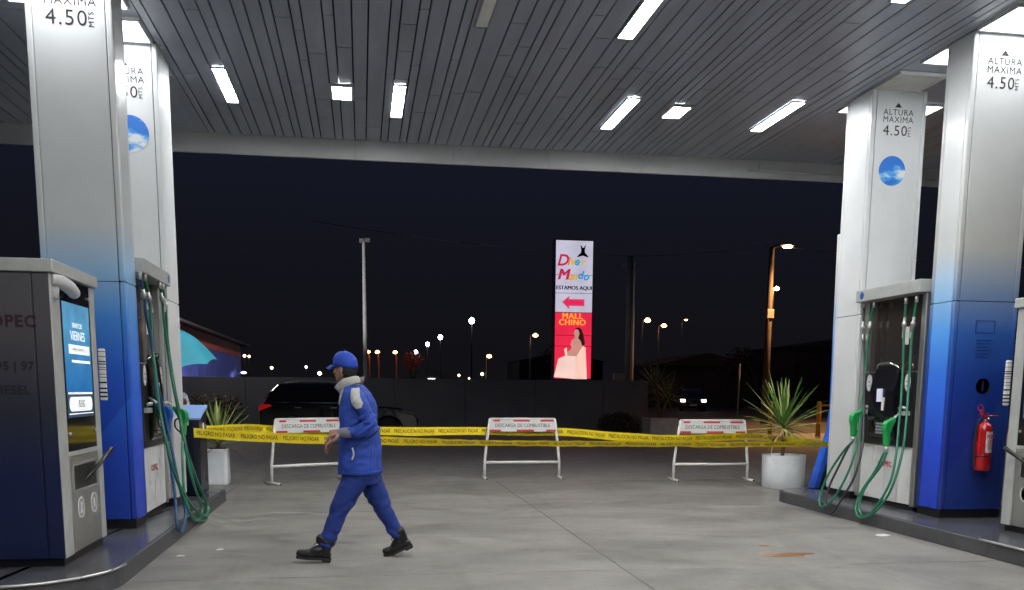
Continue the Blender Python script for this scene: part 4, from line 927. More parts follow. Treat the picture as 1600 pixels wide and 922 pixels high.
bx(9.08, 9.48, 32.9, 33.1, 1.72, 2.10).build('box', mat('box_grey', (.24,.22,.20), .6), eb, bevel=.01); m = MB(); m.tube([(9.28,33,0), (9.28,33,1.72)], .04, 8); m.build('post', M_pole, eb)
# round traffic sign seen from behind, on a thin pole
ts = thing('traffic_sign', 'traffic sign seen edge-on on a thin pole left of the nearest street lamp', 'road sign', (14.75, 35, 0))
m = MB(); m.tube([(14.75,35,0), (14.75,35,2.5)], .035, 8); m.build('pole', M_pole, ts); m = MB(); m.lathe([(.32,-.01),(.32,.01)], n=24, M=Matrix.Translation((14.75,34.95,2.25))@Matrix.Rotation(R(62), 4, 'Z')@Matrix.Rotation(R(90), 4, 'X')); m.build('sign_plate', M_frame, ts)
# yellow bollards
M_yb = mat('yellow_bollard_paint', (.70,.36,.02), .5, var=.2)
for i, (x, y, lab) in enumerate(((13.75, 29.8, 'yellow steel post left of the white potted plant on the right'), (15.4, 29.6, 'yellow steel post between the potted plant and the right pump island'))):
    t = thing('bollard', lab, 'bollard', (x, y, 0), 0, 'yellow posts by the side street')
    MB().lathe([(.07,0),(.07,1.12),(.05,1.17),(.0,1.18)], n=16).build('post', M_yb, t, local=True); MB().lathe([(.11,0),(.11,.03)], n=16).build('base_plate', M_yb, t, local=True)
rl = thing('handrail', 'thin yellow rail behind the yellow posts at the side street', 'railing', (18, 31, 0))
m = MB(); m.tube([(16.2,31,1.02), (19.5,31,1.02)], .03, 8); m.build('rail', M_yb, rl); m = MB(); [m.tube([(x,31,0), (x,31,1.0)], .03, 8) for x in (16.2, 19.5)]; m.build('support', M_yb, rl)

# far dark town: low buildings, trees and point lights
rr = random.Random(5)
M_bld = mat('far_building', (.035,.032,.034), .9, var=.3)
def far_house(x0, x1, y, h, lab, lit=()):
    t = thing('far_building', lab, 'building', ((x0+x1)/2, y, 0), 0, 'dark low buildings across the town')
    MB().box(x0, x1, y, y+10, 0, h).build('wall', M_bld, t); MB().prism([(x0-.4, h), (x1+.4, h), ((x0+x1)/2, h+1.2)], 'y', y-.3, y+10.3).build('roof', M_bld, t)
    for (wx, wz, m_) in lit: bx(wx-.5, wx+.5, y-.05, y-.01, wz-.4, wz+.4).build('lit_window', m_, t)
far_house(-34, -18, 125, 3.6, 'dark low building in the distance left of the grey pole', ())
far_house(7.5, 12, 130, 3.2, 'far building with one small cool lit window below the row of white lamps', ((9.6, 2.6, M_ledw),))
far_house(20, 31, 118, 5.2, 'dark building behind the shop sign in the distance')
far_house(38, 54, 78, 5.5, 'dark building across the street behind the nearest street lamp', ())
far_house(58, 84, 96, 6.0, 'dark building far right seen between the potted plant and the blue blade')
far_house(26.5, 36.5, 82, 3.8, 'dark house behind the car with its headlights on', ())
def tree(x, y, h, r, lab, col=(.03,.03,.02)):
    t = thing('tree', lab, 'tree', (x, y, 0), 0, 'dark trees in the distance')
    m = MB(); m.tube([(0,0,0), (.1,0,h*.45), (.0,.1,h*.8)], [.18,.13,.04], 8)
    for k in range(5): a = k*1.3; m.tube([(0,0,h*.4+k*.05*h), (math.cos(a)*r*.6, math.sin(a)*r*.6, h*.62+.06*k*h)], [.07,.02], 6)
    m.build('trunk', M_bark, t, local=True); m = MB()
    for k in range(9): leafcloud(m, (rr.uniform(-.5,.5)*r, rr.uniform(-.5,.5)*r, h*rr.uniform(.5,.88)), (r*.5, r*.5, r*.42), 130, .16, rr)
    m.build('crown', mat('far_leaf', col, .8, var=.5), t, local=True)
tree(29.5, 70, 5.2, 2.2, 'dark bushy tree behind the headlights, reddish in colour', (.07,.035,.025))  # redder crown than the plain dark trees
tree(7.3, 140, 7.2, 2.2, 'small tree with reddish light put into its leaf colour right of the tall grey pole', (.30,.05,.03))  # crown colour includes the reddish light falling on it
tree(20.5, 95, 6.0, 2.6, 'dark tree in the distance between the white lamps and the sign')
tree(52, 70, 7.5, 3.2, 'dark tree far right above the potted plant')
tree(40, 66, 6.2, 2.6, 'dark tree behind the nearest street lamp pole')
def point(x, y, z, r, m_, lab):
    t = thing('distant_lamp', lab, 'lamp', (x, y, 0), 0, 'tiny lights of the town above the wall')
    MB().tube([(0,0,0), (0,0,z-r)], .05, 6).build('post', M_dark, t, local=True); MB().ball((0,0,z), r, 6).build('lamp_glass', m_, t, local=True)
M_cool = emis('cool_point', (.85,.9,1), 10)
for x, y, z, r, m_, lab in ((-14.3,120,5.45,.17,M_warm,'left light of the tiny pair beside the shed corner'), (-13.75,120,5.4,.15,M_warm,'right light of the tiny pair beside the shed corner'), (-12.9,140,4.45,.2,M_warm,'single tiny reddish light between the shed and the walking man'),
    (-7.4,130,4.4,.16,M_cool,'small whitish light above the roof of the black car'), (-5.2,120,3.4,.22,M_cool,'white light just left of the cap of the walking man'),
    (17.6,170,4.1,.22,M_warm,'leftmost of the tiny warm lights right of the white lamps'), (18.9,165,3.5,.15,M_warm,'second of the tiny warm lights right of the white lamps'), (20.6,160,4.2,.26,M_warm,'third of the tiny warm lights right of the white lamps'), (24.2,150,3.4,.26,M_warm,'warm light just above the wall left of the sign')):
    point(x, y, z, r, m_, lab)

# ------------------------------------------------------------------ vehicles
M_carb = mat('black_car_paint', (.006,.006,.008), .12, coat=1., var=0); M_glass = mat('tinted_window', (.01,.01,.012), .05, var=0); M_tyre = mat('tyre', (.015,.015,.015), .8)
def suv(loc, rz, label, lights=False):
    """local x runs from the tail (0) to the nose (4.5), side towards the camera at y = -.92"""
    t = thing('parked_car' if not lights else 'waiting_car', label, 'car', loc, rz)
    WX = (.93, 3.62)
    prof = [(.10,.30),(.02,.48),(.0,.75),(.05,.98),(.10,1.06),(.9,1.09),(2.6,1.06),(3.1,1.02),(3.9,.95),(4.30,.84),(4.46,.68),(4.49,.45),(4.40,.27)]
    for wx in WX[::-1]:
        prof += [(wx+.40*math.cos(R(a)), .30+.40*math.sin(R(a))*1.0) for a in range(0, 181, 20)]
    b = MB(); b.prism(prof, 'y', -.92, .92); body = b.build('body', M_carb, t, bevel=.05, local=True, segs=3)
    # greenhouse tapering inwards
    g = MB(); lo = [(.10,1.05),(3.22,1.03)]; 
    def cab(m, z, x0, x1, w): return [m.bm.verts.new(p) for p in ((x0,-w,z),(x1,-w,z),(x1,w,z),(x0,w,z))]
    a = cab(g, 1.04, .10, 3.22, .86); c = cab(g, 1.38, .30, 2.68, .77); d = cab(g, 1.60, .52, 2.28, .68); e_ = cab(g, 1.645, .95, 1.9, .55)
    for p, q in ((a, c), (c, d), (d, e_)):
        for i in range(4): g.bm.faces.new((p[i], p[(i+1)%4], q[(i+1)%4], q[i]))
    g.bm.faces.new(e_); g.bm.faces.new(a[::-1]); g.build('cabin', M_carb, t, bevel=.03, local=True, segs=3)
    for s in (-1, 1):
        w = MB()
        def sp(x, z): return (x, s*(.866-(z-1.04)*.262+.006), z)
        for pts in ([(.42,1.10),(1.05,1.10),(1.05,1.47),(.62,1.46)], [(1.10,1.10),(1.95,1.10),(1.90,1.49),(1.10,1.475)], [(2.0,1.10),(2.95,1.10),(2.42,1.42),(1.95,1.485)]):
            vv = [w.bm.verts.new(sp(*p)) for p in pts]; w.bm.faces.new(vv)
        w.build('side_window', M_glass, t, local=True)
        r_ = MB(); r_.tube(catmull([(.70,s*.62,1.64),(1.2,s*.62,1.70),(2.1,s*.62,1.67),(2.35,s*.63,1.58)], 5), .014, 7); r_.build('roof_rail', M_steel, t, local=True)
        tr = MB(); tr.tube([(.45,s*.868,1.085),(2.9,s*.868,1.075)], .008, 6); tr.build('chrome_line', M_steel, t, local=True)
        for wx in WX:
            T = Matrix.Translation((wx, s*.84, .33))@Matrix.Rotation(R(90), 4, 'X')
            ty = MB().lathe([(.21,-.11),(.33,-.11),(.345,-.08),(.345,.08),(.33,.11),(.21,.11)], n=30, M=T).build('wheel', M_tyre, t, local=True)
            rm = MB(); rm.lathe([(.225,-.09),(.225,.09)], n=26, M=T); rm.build('rim_well', M_blk, ty, local=True)
            sk = MB()
            for k in range(5): 
                Q = T@Matrix.Rotation(R(72*k), 4, 'Z'); sk.box(-.028, .028, .03, .215, .085*s*1-.012 if s < 0 else -.085-.012, .085*s*1+.012 if s < 0 else -.085+.012, M=Q)
            sk.lathe([(.05,-.1),(.05,.1)], n=14, M=T); sk.build('rim', M_steel, ty, local=True)
        m = MB(); m.prism([(.0,.84),(.36,.99),(.30,1.03),(.045,1.03),(-.01,.95)], 'y', *sorted((s*.70, s*.935))); m.build('tail_light', mat('tail_red', (.35,.004,.01), .25, emit=(1,.01,.02), es=.16) if not lights else M_red, t, local=True, bevel=.01)
        m = MB(); m.prism([(4.0,.80),(4.44,.72),(4.42,.80),(4.20,.885),(3.98,.90)], 'y', *sorted((s*.60, s*.93))); m.build('headlight', M_head if lights else M_lens, t, local=True, bevel=.01)
        m = MB(); m.prism([(2.72,1.10),(2.92,1.10),(2.95,1.22),(2.75,1.24)], 'y', *sorted((s*.90, s*1.08))); m.build('wing_mirror', M_carb, t, local=True, bevel=.03)
        m = MB(); [m.box(x, x+.17, *sorted((s*.921, s*.945)), .93, .955) for x in (1.0, 2.0)]; m.build('door_handle', M_chrome, t, local=True)
    m = MB(); m.box(4.47, 4.50, -.55, .55, .45, .66); m.build('grille', M_blk, t, local=True)
    m = MB(); m.box(-.012, .0, -.26, .26, .72, .83); m.build('number_plate', M_label, t, local=True)
    m = MB(); m.box(4.501, 4.512, -.26, .26, .42, .53); m.build('number_plate', M_label, t, local=True)
    m = MB(); m.prism([(.12,1.18),(.30,1.42),(.295,1.422),(.105,1.18)], 'y', -.62, .62); m.build('rear_window', M_glass, t, local=True)
    m = MB(); v = [m.bm.verts.new(p) for p in ((3.16,-.74,1.085),(3.16,.74,1.085),(2.74,.66,1.37),(2.74,-.66,1.37))]; m.bm.faces.new(v); m.build('windscreen', M_glass, t, local=True)
    return t
M_lens = mat('dark_lens', (.10,.10,.11), .12)
M_head = emis('headlamp_on', (1, .96, .92), 12)
suv((-2.84, 27.95, -.004), R(-2), 'black family car parked side-on in front of the dark wall behind the walking man')
suv((25.6, 70.4, -.003), R(-106), 'dark car on the side street facing the camera with both headlights on', lights=True)
# litter and wet spot
for x, y, a, s, lab in ((5.33, 8.74, .5, 1.0, 'white scrap of paper on the concrete beside the right island kerb'), (-1.60, 8.36, .2, .42, 'tiny white scrap on the concrete near the left island, the nearer one'), (-1.31, 8.66, 1.0, .45, 'tiny white scrap on the concrete near the left island, the farther one')):
    m = MB(); T = Matrix.Translation((x, y, .002))@Matrix.Rotation(a, 4, 'Z')@Matrix.Scale(s, 4)
    m.prism([(-.08,-.05),(.06,-.06),(.09,.03),(.0,.06),(-.07,.04)], 'z', 0, .006, M=T); tag(m.build('paper_scrap', M_label), lab, 'litter', 'paper scraps on the forecourt')
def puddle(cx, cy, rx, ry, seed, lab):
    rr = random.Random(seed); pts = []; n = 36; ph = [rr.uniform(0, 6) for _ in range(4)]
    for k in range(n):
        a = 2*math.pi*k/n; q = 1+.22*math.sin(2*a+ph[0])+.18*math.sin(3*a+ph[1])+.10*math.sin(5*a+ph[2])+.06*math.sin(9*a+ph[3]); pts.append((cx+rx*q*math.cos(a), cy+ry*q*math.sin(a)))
    m = MB(); m.prism(pts, 'z', -.002, .0012, M=Matrix.Translation((cx, cy, ry*1.35*math.sin(R(1.7))+.001))@Matrix.Rotation(R(1.6), 4, 'X')@Matrix.Translation((-cx, -cy, 0))); tag(m.build('puddle', M_wet_glint), lab, 'puddle', 'wet spots on the forecourt')
M_wet_glint, n_, l_, b_ = nodes_of('wet_painted_glint')
b_.inputs['Base Color'].default_value = (.34,.18,.10,1); b_.inputs['Roughness'].default_value = .16  # orange reflection of the street lamp is put into the base colour
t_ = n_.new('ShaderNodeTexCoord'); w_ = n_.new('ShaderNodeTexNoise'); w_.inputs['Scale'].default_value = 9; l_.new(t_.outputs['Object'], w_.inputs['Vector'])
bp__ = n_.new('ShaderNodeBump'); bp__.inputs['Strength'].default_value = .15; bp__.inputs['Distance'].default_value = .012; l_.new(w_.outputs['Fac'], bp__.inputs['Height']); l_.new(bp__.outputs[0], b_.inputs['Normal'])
puddle(3.82, 7.77, .25, .07, 2, 'larger wet spot with painted orange lamp glint on the concrete at the lower right'); puddle(3.82, 8.27, .06, .035, 5, 'smaller wet spot with painted orange lamp glint just beyond the larger one')
# ================================================================== PEOPLE
def fuse(parts, voxel, name, m, parent, smooth=3, folds=None):
    """join closed lumps (MB) into one continuous skin"""
    me = bpy.data.meshes.new('t'); parts.bm.to_mesh(me); parts.bm.free()
    o = bpy.data.objects.new('t', me); COL.objects.link(o)
    r = o.modifiers.new('r', 'REMESH'); r.mode = 'VOXEL'; r.voxel_size = voxel; r.use_smooth_shade = True
    s = o.modifiers.new('s', 'SMOOTH'); s.factor = .5; s.iterations = smooth
    dg = bpy.context.evaluated_depsgraph_get(); me2 = bpy.data.meshes.new_from_object(o.evaluated_get(dg))
    bpy.data.objects.remove(o); bpy.data.meshes.remove(me)
    if folds:
        nn = [v.normal.copy() for v in me2.vertices]
        for v, q in zip(me2.vertices, nn): v.co += q*folds(v.co)
    off = origin_of(parent)
    for v in me2.vertices: v.co -= off
    for p in me2.polygons: p.use_smooth = True
    me2.name = name; me2.materials.clear(); me2.materials.append(m)
    ob = bpy.data.objects.new(name, me2); COL.objects.link(ob); ob.parent = parent
    return ob
def lump(m, pts, rad, n=14):
    """closed tapered limb with round ends"""
    P = catmull(pts, 5); k = len(pts)-1; rr = []
    for i in range(len(P)):
        f = i/5; a = min(int(f), k-1); t = f-a
        ra, rb = rad[a], rad[a+1]
        ra = ra if isinstance(ra, tuple) else (ra, ra); rb = rb if isinstance(rb, tuple) else (rb, rb)
        rr.append((ra[0]+(rb[0]-ra[0])*t, ra[1]+(rb[1]-ra[1])*t))
    d0 = (P[0]-P[1]).normalized(); d1 = (P[-1]-P[-2]).normalized(); r0 = min(rr[0]); r1 = min(rr[-1])
    head = [(P[0]+d0*r0*math.sin(R(a)), tuple(x*math.cos(R(a)) for x in rr[0])) for a in (80, 55, 28)]
    tail = [(P[-1]+d1*r1*math.sin(R(a)), tuple(x*math.cos(R(a)) for x in rr[-1])) for a in (28, 55, 80)]
    pts2 = [h[0] for h in head]+P+[h[0] for h in tail]; r2 = [h[1] for h in head]+rr+[h[1] for h in tail]
    m.tube(pts2, r2, n); return m
def loft(m, rings, F, n=28):
    L = Vector((-F.y, F.x, 0)); rs = []
    for (c, a, b) in rings:
        c = Vector(c); ring = []
        for k in range(n):
            t = 2*math.pi*k/n; x, y = math.cos(t), math.sin(t)
            e_ = .82; x = math.copysign(abs(x)**e_, x); y = math.copysign(abs(y)**e_, y)
            ring.append(m.bm.verts.new(c+F*a*x+L*b*y))
        rs.append(ring)
    for i in range(len(rs)-1):
        for k in range(n): m.bm.faces.new((rs[i][k], rs[i][(k+1)%n], rs[i+1][(k+1)%n], rs[i+1][k]))
    m.bm.faces.new(rs[0][::-1]); m.bm.faces.new(rs[-1]); return m
def hand(m, W, d, nrm, thumb_side, curl=22, s=1.0):
    """palm, four unequal bent fingers and a thumb; fingers curl towards nrm"""
    W = Vector(W); d = Vector(d).normalized(); nrm = Vector(nrm); nrm = (nrm-d*nrm.dot(d)).normalized(); sd = d.cross(nrm)*thumb_side
    lump(m, [W-d*.02, W+d*.03*s, W+d*.085*s], [(.026,.022), (.034,.017), (.038,.014)])
    lump(m, [W+d*.02*s+sd*.012, W+d*.075*s+sd*.026], [.016, .013]); lump(m, [W+d*.02*s-sd*.012, W+d*.075*s-sd*.026], [.016, .012])
    for k, (off, l_, r_) in enumerate(((.030, .070, .0088), (.010, .078, .0090), (-.010, .073, .0086), (-.029, .058, .0078))):
        p = W+d*(.085-.004*abs(k-1))*s+sd*off*s; dd = (d+sd*off*2.2).normalized(); pts = [p-dd*.02, p]; a = 0
        for f in (.45, .30, .25):
            a += R(curl*(1+.15*k)); q = dd*math.cos(a)+nrm*math.sin(a); p = p+q*l_*f*s; pts.append(p)
        lump(m, pts, [r_*1.05, r_*1.05, r_, r_*.93, r_*.82], 10)
    p = W+d*.018*s+sd*.026*s; q = (d*.75+sd*.75+nrm*.35).normalized(); q2 = (d*1.0+sd*.3+nrm*.5).normalized()
    lump(m, [p-q*.01, p+q*.035*s, p+q*.035*s+q2*.028*s, p+q*.035*s+q2*.05*s], [.014, .0115, .0100, .0085], 10)
def head(m, c, F, s=1.0):
    c = Vector(c); L = Vector((-F.y, F.x, 0)); U = Vector((0,0,1))
    T = Matrix((F, L, U)).transposed().to_4x4()
    P = lambda f, l, u: c+F*f*s+L*l*s+U*u*s
    m.ball(P(-.012,0,.018), (.096*s,.077*s,.100*s), 12, T)
    m.ball(P(.022,0,-.025), (.068*s,.062*s,.085*s), 10, T)
    lump(m, [P(.040,.028,-.078), P(.066,0,-.090), P(.040,-.028,-.078)], [.022*s,.020*s,.022*s], 10)     # chin and jaw
    lump(m, [P(-.01,.052,-.045), P(.035,.036,-.075)], [.020*s,.018*s], 10); lump(m, [P(-.01,-.052,-.045), P(.035,-.036,-.075)], [.020*s,.018*s], 10)
    lump(m, [P(.083,0,.012), P(.098,0,-.014), P(.104,0,-.030)], [.008*s,.011*s,.013*s], 10)            # nose
    lump(m, [P(.082,.016,-.055), P(.092,0,-.054), P(.082,-.016,-.055)], [.007*s,.009*s,.007*s], 8)      # lips
    lump(m, [P(.078,.018,-.064), P(.086,0,-.065), P(.078,-.018,-.064)], [.007*s,.008*s,.007*s], 8)
    for q in (-1, 1):
        lump(m, [P(.080,q*.045,.020), P(.088,q*.018,.020)], [.009*s,.009*s], 8)                            # brow
        m.ball(P(.072,q*.031,.002), (.012*s,.014*s,.010*s), 8, T)
        m.ball(P(.060,q*.048,-.022), (.020*s,.016*s,.020*s), 8, T)
        m.ball(P(-.008,q*.078,-.012), (.018*s,.010*s,.032*s), 8, T@Matrix.Rotation(R(-12), 4, 'Y'))      # ear
def fold_fn(amp, seeds=0.):
    def f(p):
        q = Vector((p.x*6+seeds, p.y*6, p.z*9)); a = noise.noise(q)
        b = abs(noise.noise(Vector((p.x*9+p.z*7, p.y*8+3, p.z*13-p.x*8+seeds))))
        return amp*(a*.9-(b-.25)*1.1)
    return f
M_skin = mat('skin', (.36,.19,.125), .5, var=.10, scale=30); M_skin.node_tree.nodes['Principled BSDF'].inputs['Subsurface Weight'].default_value = .08
M_jack = mat('royal_blue_jacket', (.016,.056,.34), .72, var=.16, scale=9, bump=.15, bscale=180)
M_trou = mat('royal_blue_trousers', (.010,.033,.21), .8, var=.16, scale=9, bump=.15, bscale=200)
M_cap = mat('blue_cap', (.014,.062,.48), .65, var=.1, bump=.4, bscale=220)
M_grey = mat('grey_reflective_cloth', (.52,.52,.49), .6, var=.22, scale=18, bump=.3, bscale=150)
M_cuff = mat('grey_cuff', (.17,.18,.23), .7, var=.2, scale=40)
M_hair = mat('black_hair', (.012,.009,.008), .6, var=.3, bump=.8, bscale=140)
M_boot = mat('black_leather_boot', (.010,.0095,.009), .34, var=.3, bump=.35, bscale=50); M_sole = mat('boot_sole', (.02,.02,.02), .8)
# ---- the walking attendant
pr_ = thing('person', 'person in blue cap and blue work suit walking left across the concrete', 'person', (-.03, 8.03, 0))
F = Vector((-math.cos(R(25)), math.sin(R(25)), 0)); HF = Vector((-math.cos(R(32)), math.sin(R(32)), 0))
HC = (-.138, 8.05, 1.640)
b = MB(); head(b, HC, HF, 1.0)
lump(b, [(-.03, 8.06, 1.42), (-.075, 8.055, 1.50), (-.105, 8.05, 1.60)], [.066, .058, .056])
loft(b, [((-.01,8.05,.80), .10,.15), ((-.02,8.05,.95), .115,.16), ((-.03,8.05,1.15), .105,.15), ((-.03,8.05,1.32), .115,.17), ((-.04,8.05,1.40), .095,.165), ((-.045,8.05,1.45), .06,.09)], F)
# arms and legs under the clothes
nS, nE, nW = (-.035,7.885,1.385), (.075,7.80,1.135), (-.175,7.79,1.115)
fS, fE, fW = (-.075,8.21,1.38), (-.005,8.28,1.12), (-.235,8.14,1.035)
lump(b, [nS, nE, nW], [.045,.038,.026]); lump(b, [fS, fE, fW], [.045,.038,.026])
lump(b, [(-.02,7.97,.84), (-.205,7.95,.44), (-.325,7.925,.10)], [.085,.06,.04]); lump(b, [(.02,8.12,.84), (.170,8.14,.43), (.305,8.15,.17)], [.085,.06,.04])
hand(b, nW, (-1, .10, -.22), (.1, .5, -1), 1, 24, 1.0)
hand(b, fW, (-.80, -.1, -.55), (.55, -.2, -.8), -1, 26, 1.0)
body = fuse(b, .0042, 'body', M_skin, pr_, 2)
# jacket: torso and both sleeves in one cloth
j = MB()
loft(j, [((-.020,8.05,.765), .168,.215), ((-.022,8.05,.80), .172,.22), ((-.02,8.05,.95), .160,.212), ((-.025,8.05,1.10), .148,.205), ((-.03,8.05,1.22), .139,.202), ((-.032,8.05,1.32), .134,.200), ((-.040,8.05,1.39), .120,.190), ((-.048,8.05,1.44), .105,.165), ((-.058,8.05,1.485), .082,.115), ((-.065,8.05,1.51), .07,.08)], F, 36)
lump(j, [(-.05,7.93,1.405), (-.02,7.862,1.36), (.035,7.825,1.25), (.078,7.80,1.145)], [.068,.070,.063,.060], 18)
lump(j, [(.078,7.80,1.145), (-.03,7.793,1.118), (-.13,7.79,1.113)], [.060,.055,.048], 18)
lump(j, [(-.08,8.16,1.40), (-.07,8.235,1.34), (-.03,8.27,1.24), (-.005,8.28,1.13)], [.072,.074,.066,.062], 18)
lump(j, [(-.005,8.28,1.13), (-.11,8.215,1.075), (-.20,8.16,1.045)], [.062,.058,.050], 18)
fj = fold_fn(.012, 2.)
def jfold(p):
    e = fj(p)
    d = math.exp(-((p.x-.05)**2+(p.z-1.15)**2)/.012)*(1 if p.y < 7.93 else 0)
    # stitched seams: armhole, side and back yoke
    a_ = abs(math.hypot((p.x+.015)*1.15, (p.z-1.345)*.72)-.098)
    if p.y < 7.98 and a_ < .006 and p.z > 1.20: e -= .004
    if p.y < 8.0 and abs(p.x-.075-.02*math.sin(p.z*6)) < .004 and p.z < 1.20: e -= .004
    return e*(1+.9*d)+d*.012*math.sin((p.x*.8-p.z)*95)
jk = fuse(j, .0065, 'jacket', M_jack, pr_, 3, jfold)
# hem band, pocket, seams
hb = MB(); loft(hb, [((-.020,8.05,.752), .168,.216), ((-.020,8.05,.757), .173,.221), ((-.020,8.05,.775), .175,.223), ((-.020,8.05,.780), .171,.219)], F, 40)
hb.build('hem_band', M_jack, jk)
def on_torso(lat, z, out=0.):   # a point on the camera side of the jacket
    return None
pk = MB(); pk.tube(catmull([(-.085,7.818,.985), (-.075,7.812,.93), (-.09,7.81,.885)], 5), .007, 6); pk.build('pocket_zip', M_grey, jk)
# light shoulder patch, following the seam from the collar over the shoulder
import mathutils
bvh_src = jk.data; off = origin_of(pr_)
from mathutils.bvhtree import BVHTree
def drape(name, m_, obj, outline_uv, eye, up, n=22, lift=.004):
    """cut a patch of cloth lying on obj: a grid inside outline_uv (x,z polygon) projected along eye"""
    bv = BVHTree.FromPolygons([v.co for v in obj.data.vertices], [tuple(p.vertices) for p in obj.data.polygons])
    xs_ = [p[0] for p in outline_uv]; zs_ = [p[1] for p in outline_uv]
    def inside(x, z):
        c = False; k = len(outline_uv)
        for i in range(k):
            (x1, z1), (x2, z2) = outline_uv[i], outline_uv[(i+1)%k]
            if (z1 > z) != (z2 > z) and x < (x2-x1)*(z-z1)/(z2-z1)+x1: c = not c
        return c
    m = MB(); vv = {}
    N = n*2
    for i in range(N+1):
        for k in range(N+1):
            x = min(xs_)+(max(xs_)-min(xs_))*i/N; z = min(zs_)+(max(zs_)-min(zs_))*k/N
            if not inside(x, z): continue
            o = Vector((x, 7.3, z))-off; h = bv.ray_cast(o, Vector((0, 1, 0)))
            if h[0] is not None: vv[(i, k)] = m.bm.verts.new(h[0]+h[1]*lift+off)
    for (i, k) in list(vv):
        q = [(i, k), (i+1, k), (i+1, k+1), (i, k+1)]
        if all(p in vv for p in q): f = m.bm.faces.new([vv[p] for p in q]); f.smooth = True
    return m.build(name, m_, obj)
drape('shoulder_patch', M_grey, jk, [(-.085,1.475),(-.02,1.485),(-.012,1.40),(.012,1.355),(-.005,1.315),(-.045,1.305),(-.080,1.34),(-.095,1.40)], None, None)
drape('chest_panel', M_grey, jk, [(-.215,1.50),(-.135,1.50),(-.165,1.40),(-.185,1.33),(-.20,1.34)], None, None)
# collar standing open round the neck
cl = MB(); T = Matrix.Translation((-.098, 8.05, 1.515))@Matrix.Rotation(R(-26), 4, 'Z')@Matrix.Rotation(R(-31), 4, 'Y')@Matrix.Diagonal((1.28, .92, .82, 1))
nc = 40; prof_c = [(.094,-.040),(.101,.0),(.108,.042),(.107,.047),(.102,.044),(.096,.0),(.089,-.039)]; rg_ = []
for k in range(nc+1):
    t = R(24)+(2*math.pi-R(48))*k/nc      # open at the throat
    lo_ = 1-.35*max(0, math.cos(t)); ring = []
    for r_, z_ in prof_c: ring.append(cl.bm.verts.new(T@Vector((r_*math.cos(t)*1.0, r_*math.sin(t), z_*lo_-(.028*max(0, math.cos(t)))))))
    rg_.append(ring)
for a_, b_2 in zip(rg_[:-1], rg_[1:]):
    for i in range(len(prof_c)): f = cl.bm.faces.new((a_[i], a_[(i+1)%7], b_2[(i+1)%7], b_2[i])); f.smooth = True
cl.bm.faces.new(rg_[0]); cl.bm.faces.new(rg_[-1][::-1])
def cfold(p): return .004*noise.noise(p*14)
for v in cl.bm.verts: v.co += Vector((.5,0,1))*.016*noise.noise(v.co*16)
cl.build('collar', M_grey, jk)
for s_, a_, c_ in (((-.115,7.79,1.113), (-.175,7.79,1.112), 0), ((-.19,8.165,1.048), (-.238,8.138,1.030), 1)):
    cf = MB(); lump(cf, [s_, tuple((Vector(s_)+Vector(a_))/2), a_], [.046,.043,.037], 18)
    fuse(cf, .005, 'cuff', M_cuff, pr_, 1, fold_fn(.004, 5.))
# trousers
tr = MB()
loft(tr, [((.0,8.05,.66), .125,.155), ((-.005,8.05,.74), .150,.185), ((-.01,8.05,.84), .150,.18), ((-.015,8.05,.92), .14,.17)], F, 28)
lump(tr, [(-.03,7.975,.80), (-.105,7.965,.64), (-.200,7.95,.45), (-.262,7.94,.30), (-.318,7.93,.165)], [.118,.106,.084,.070,.062], 18)
lump(tr, [(.035,8.12,.80), (.085,8.13,.63), (.165,8.14,.45), (.236,8.15,.30), (.288,8.15,.205)], [.116,.102,.082,.069,.060], 18)
def tfold(p):
    e = fold_fn(.010, 8.)(p)
    return e+.006*math.sin(p.z*70+p.x*25)*math.exp(-((p.z-.20)**2)/.006)+.0045*math.sin(p.z*60-p.x*40)*math.exp(-((p.z-.46)**2)/.01)
fuse(tr, .0065, 'trousers', M_trou, pr_, 3, tfold)
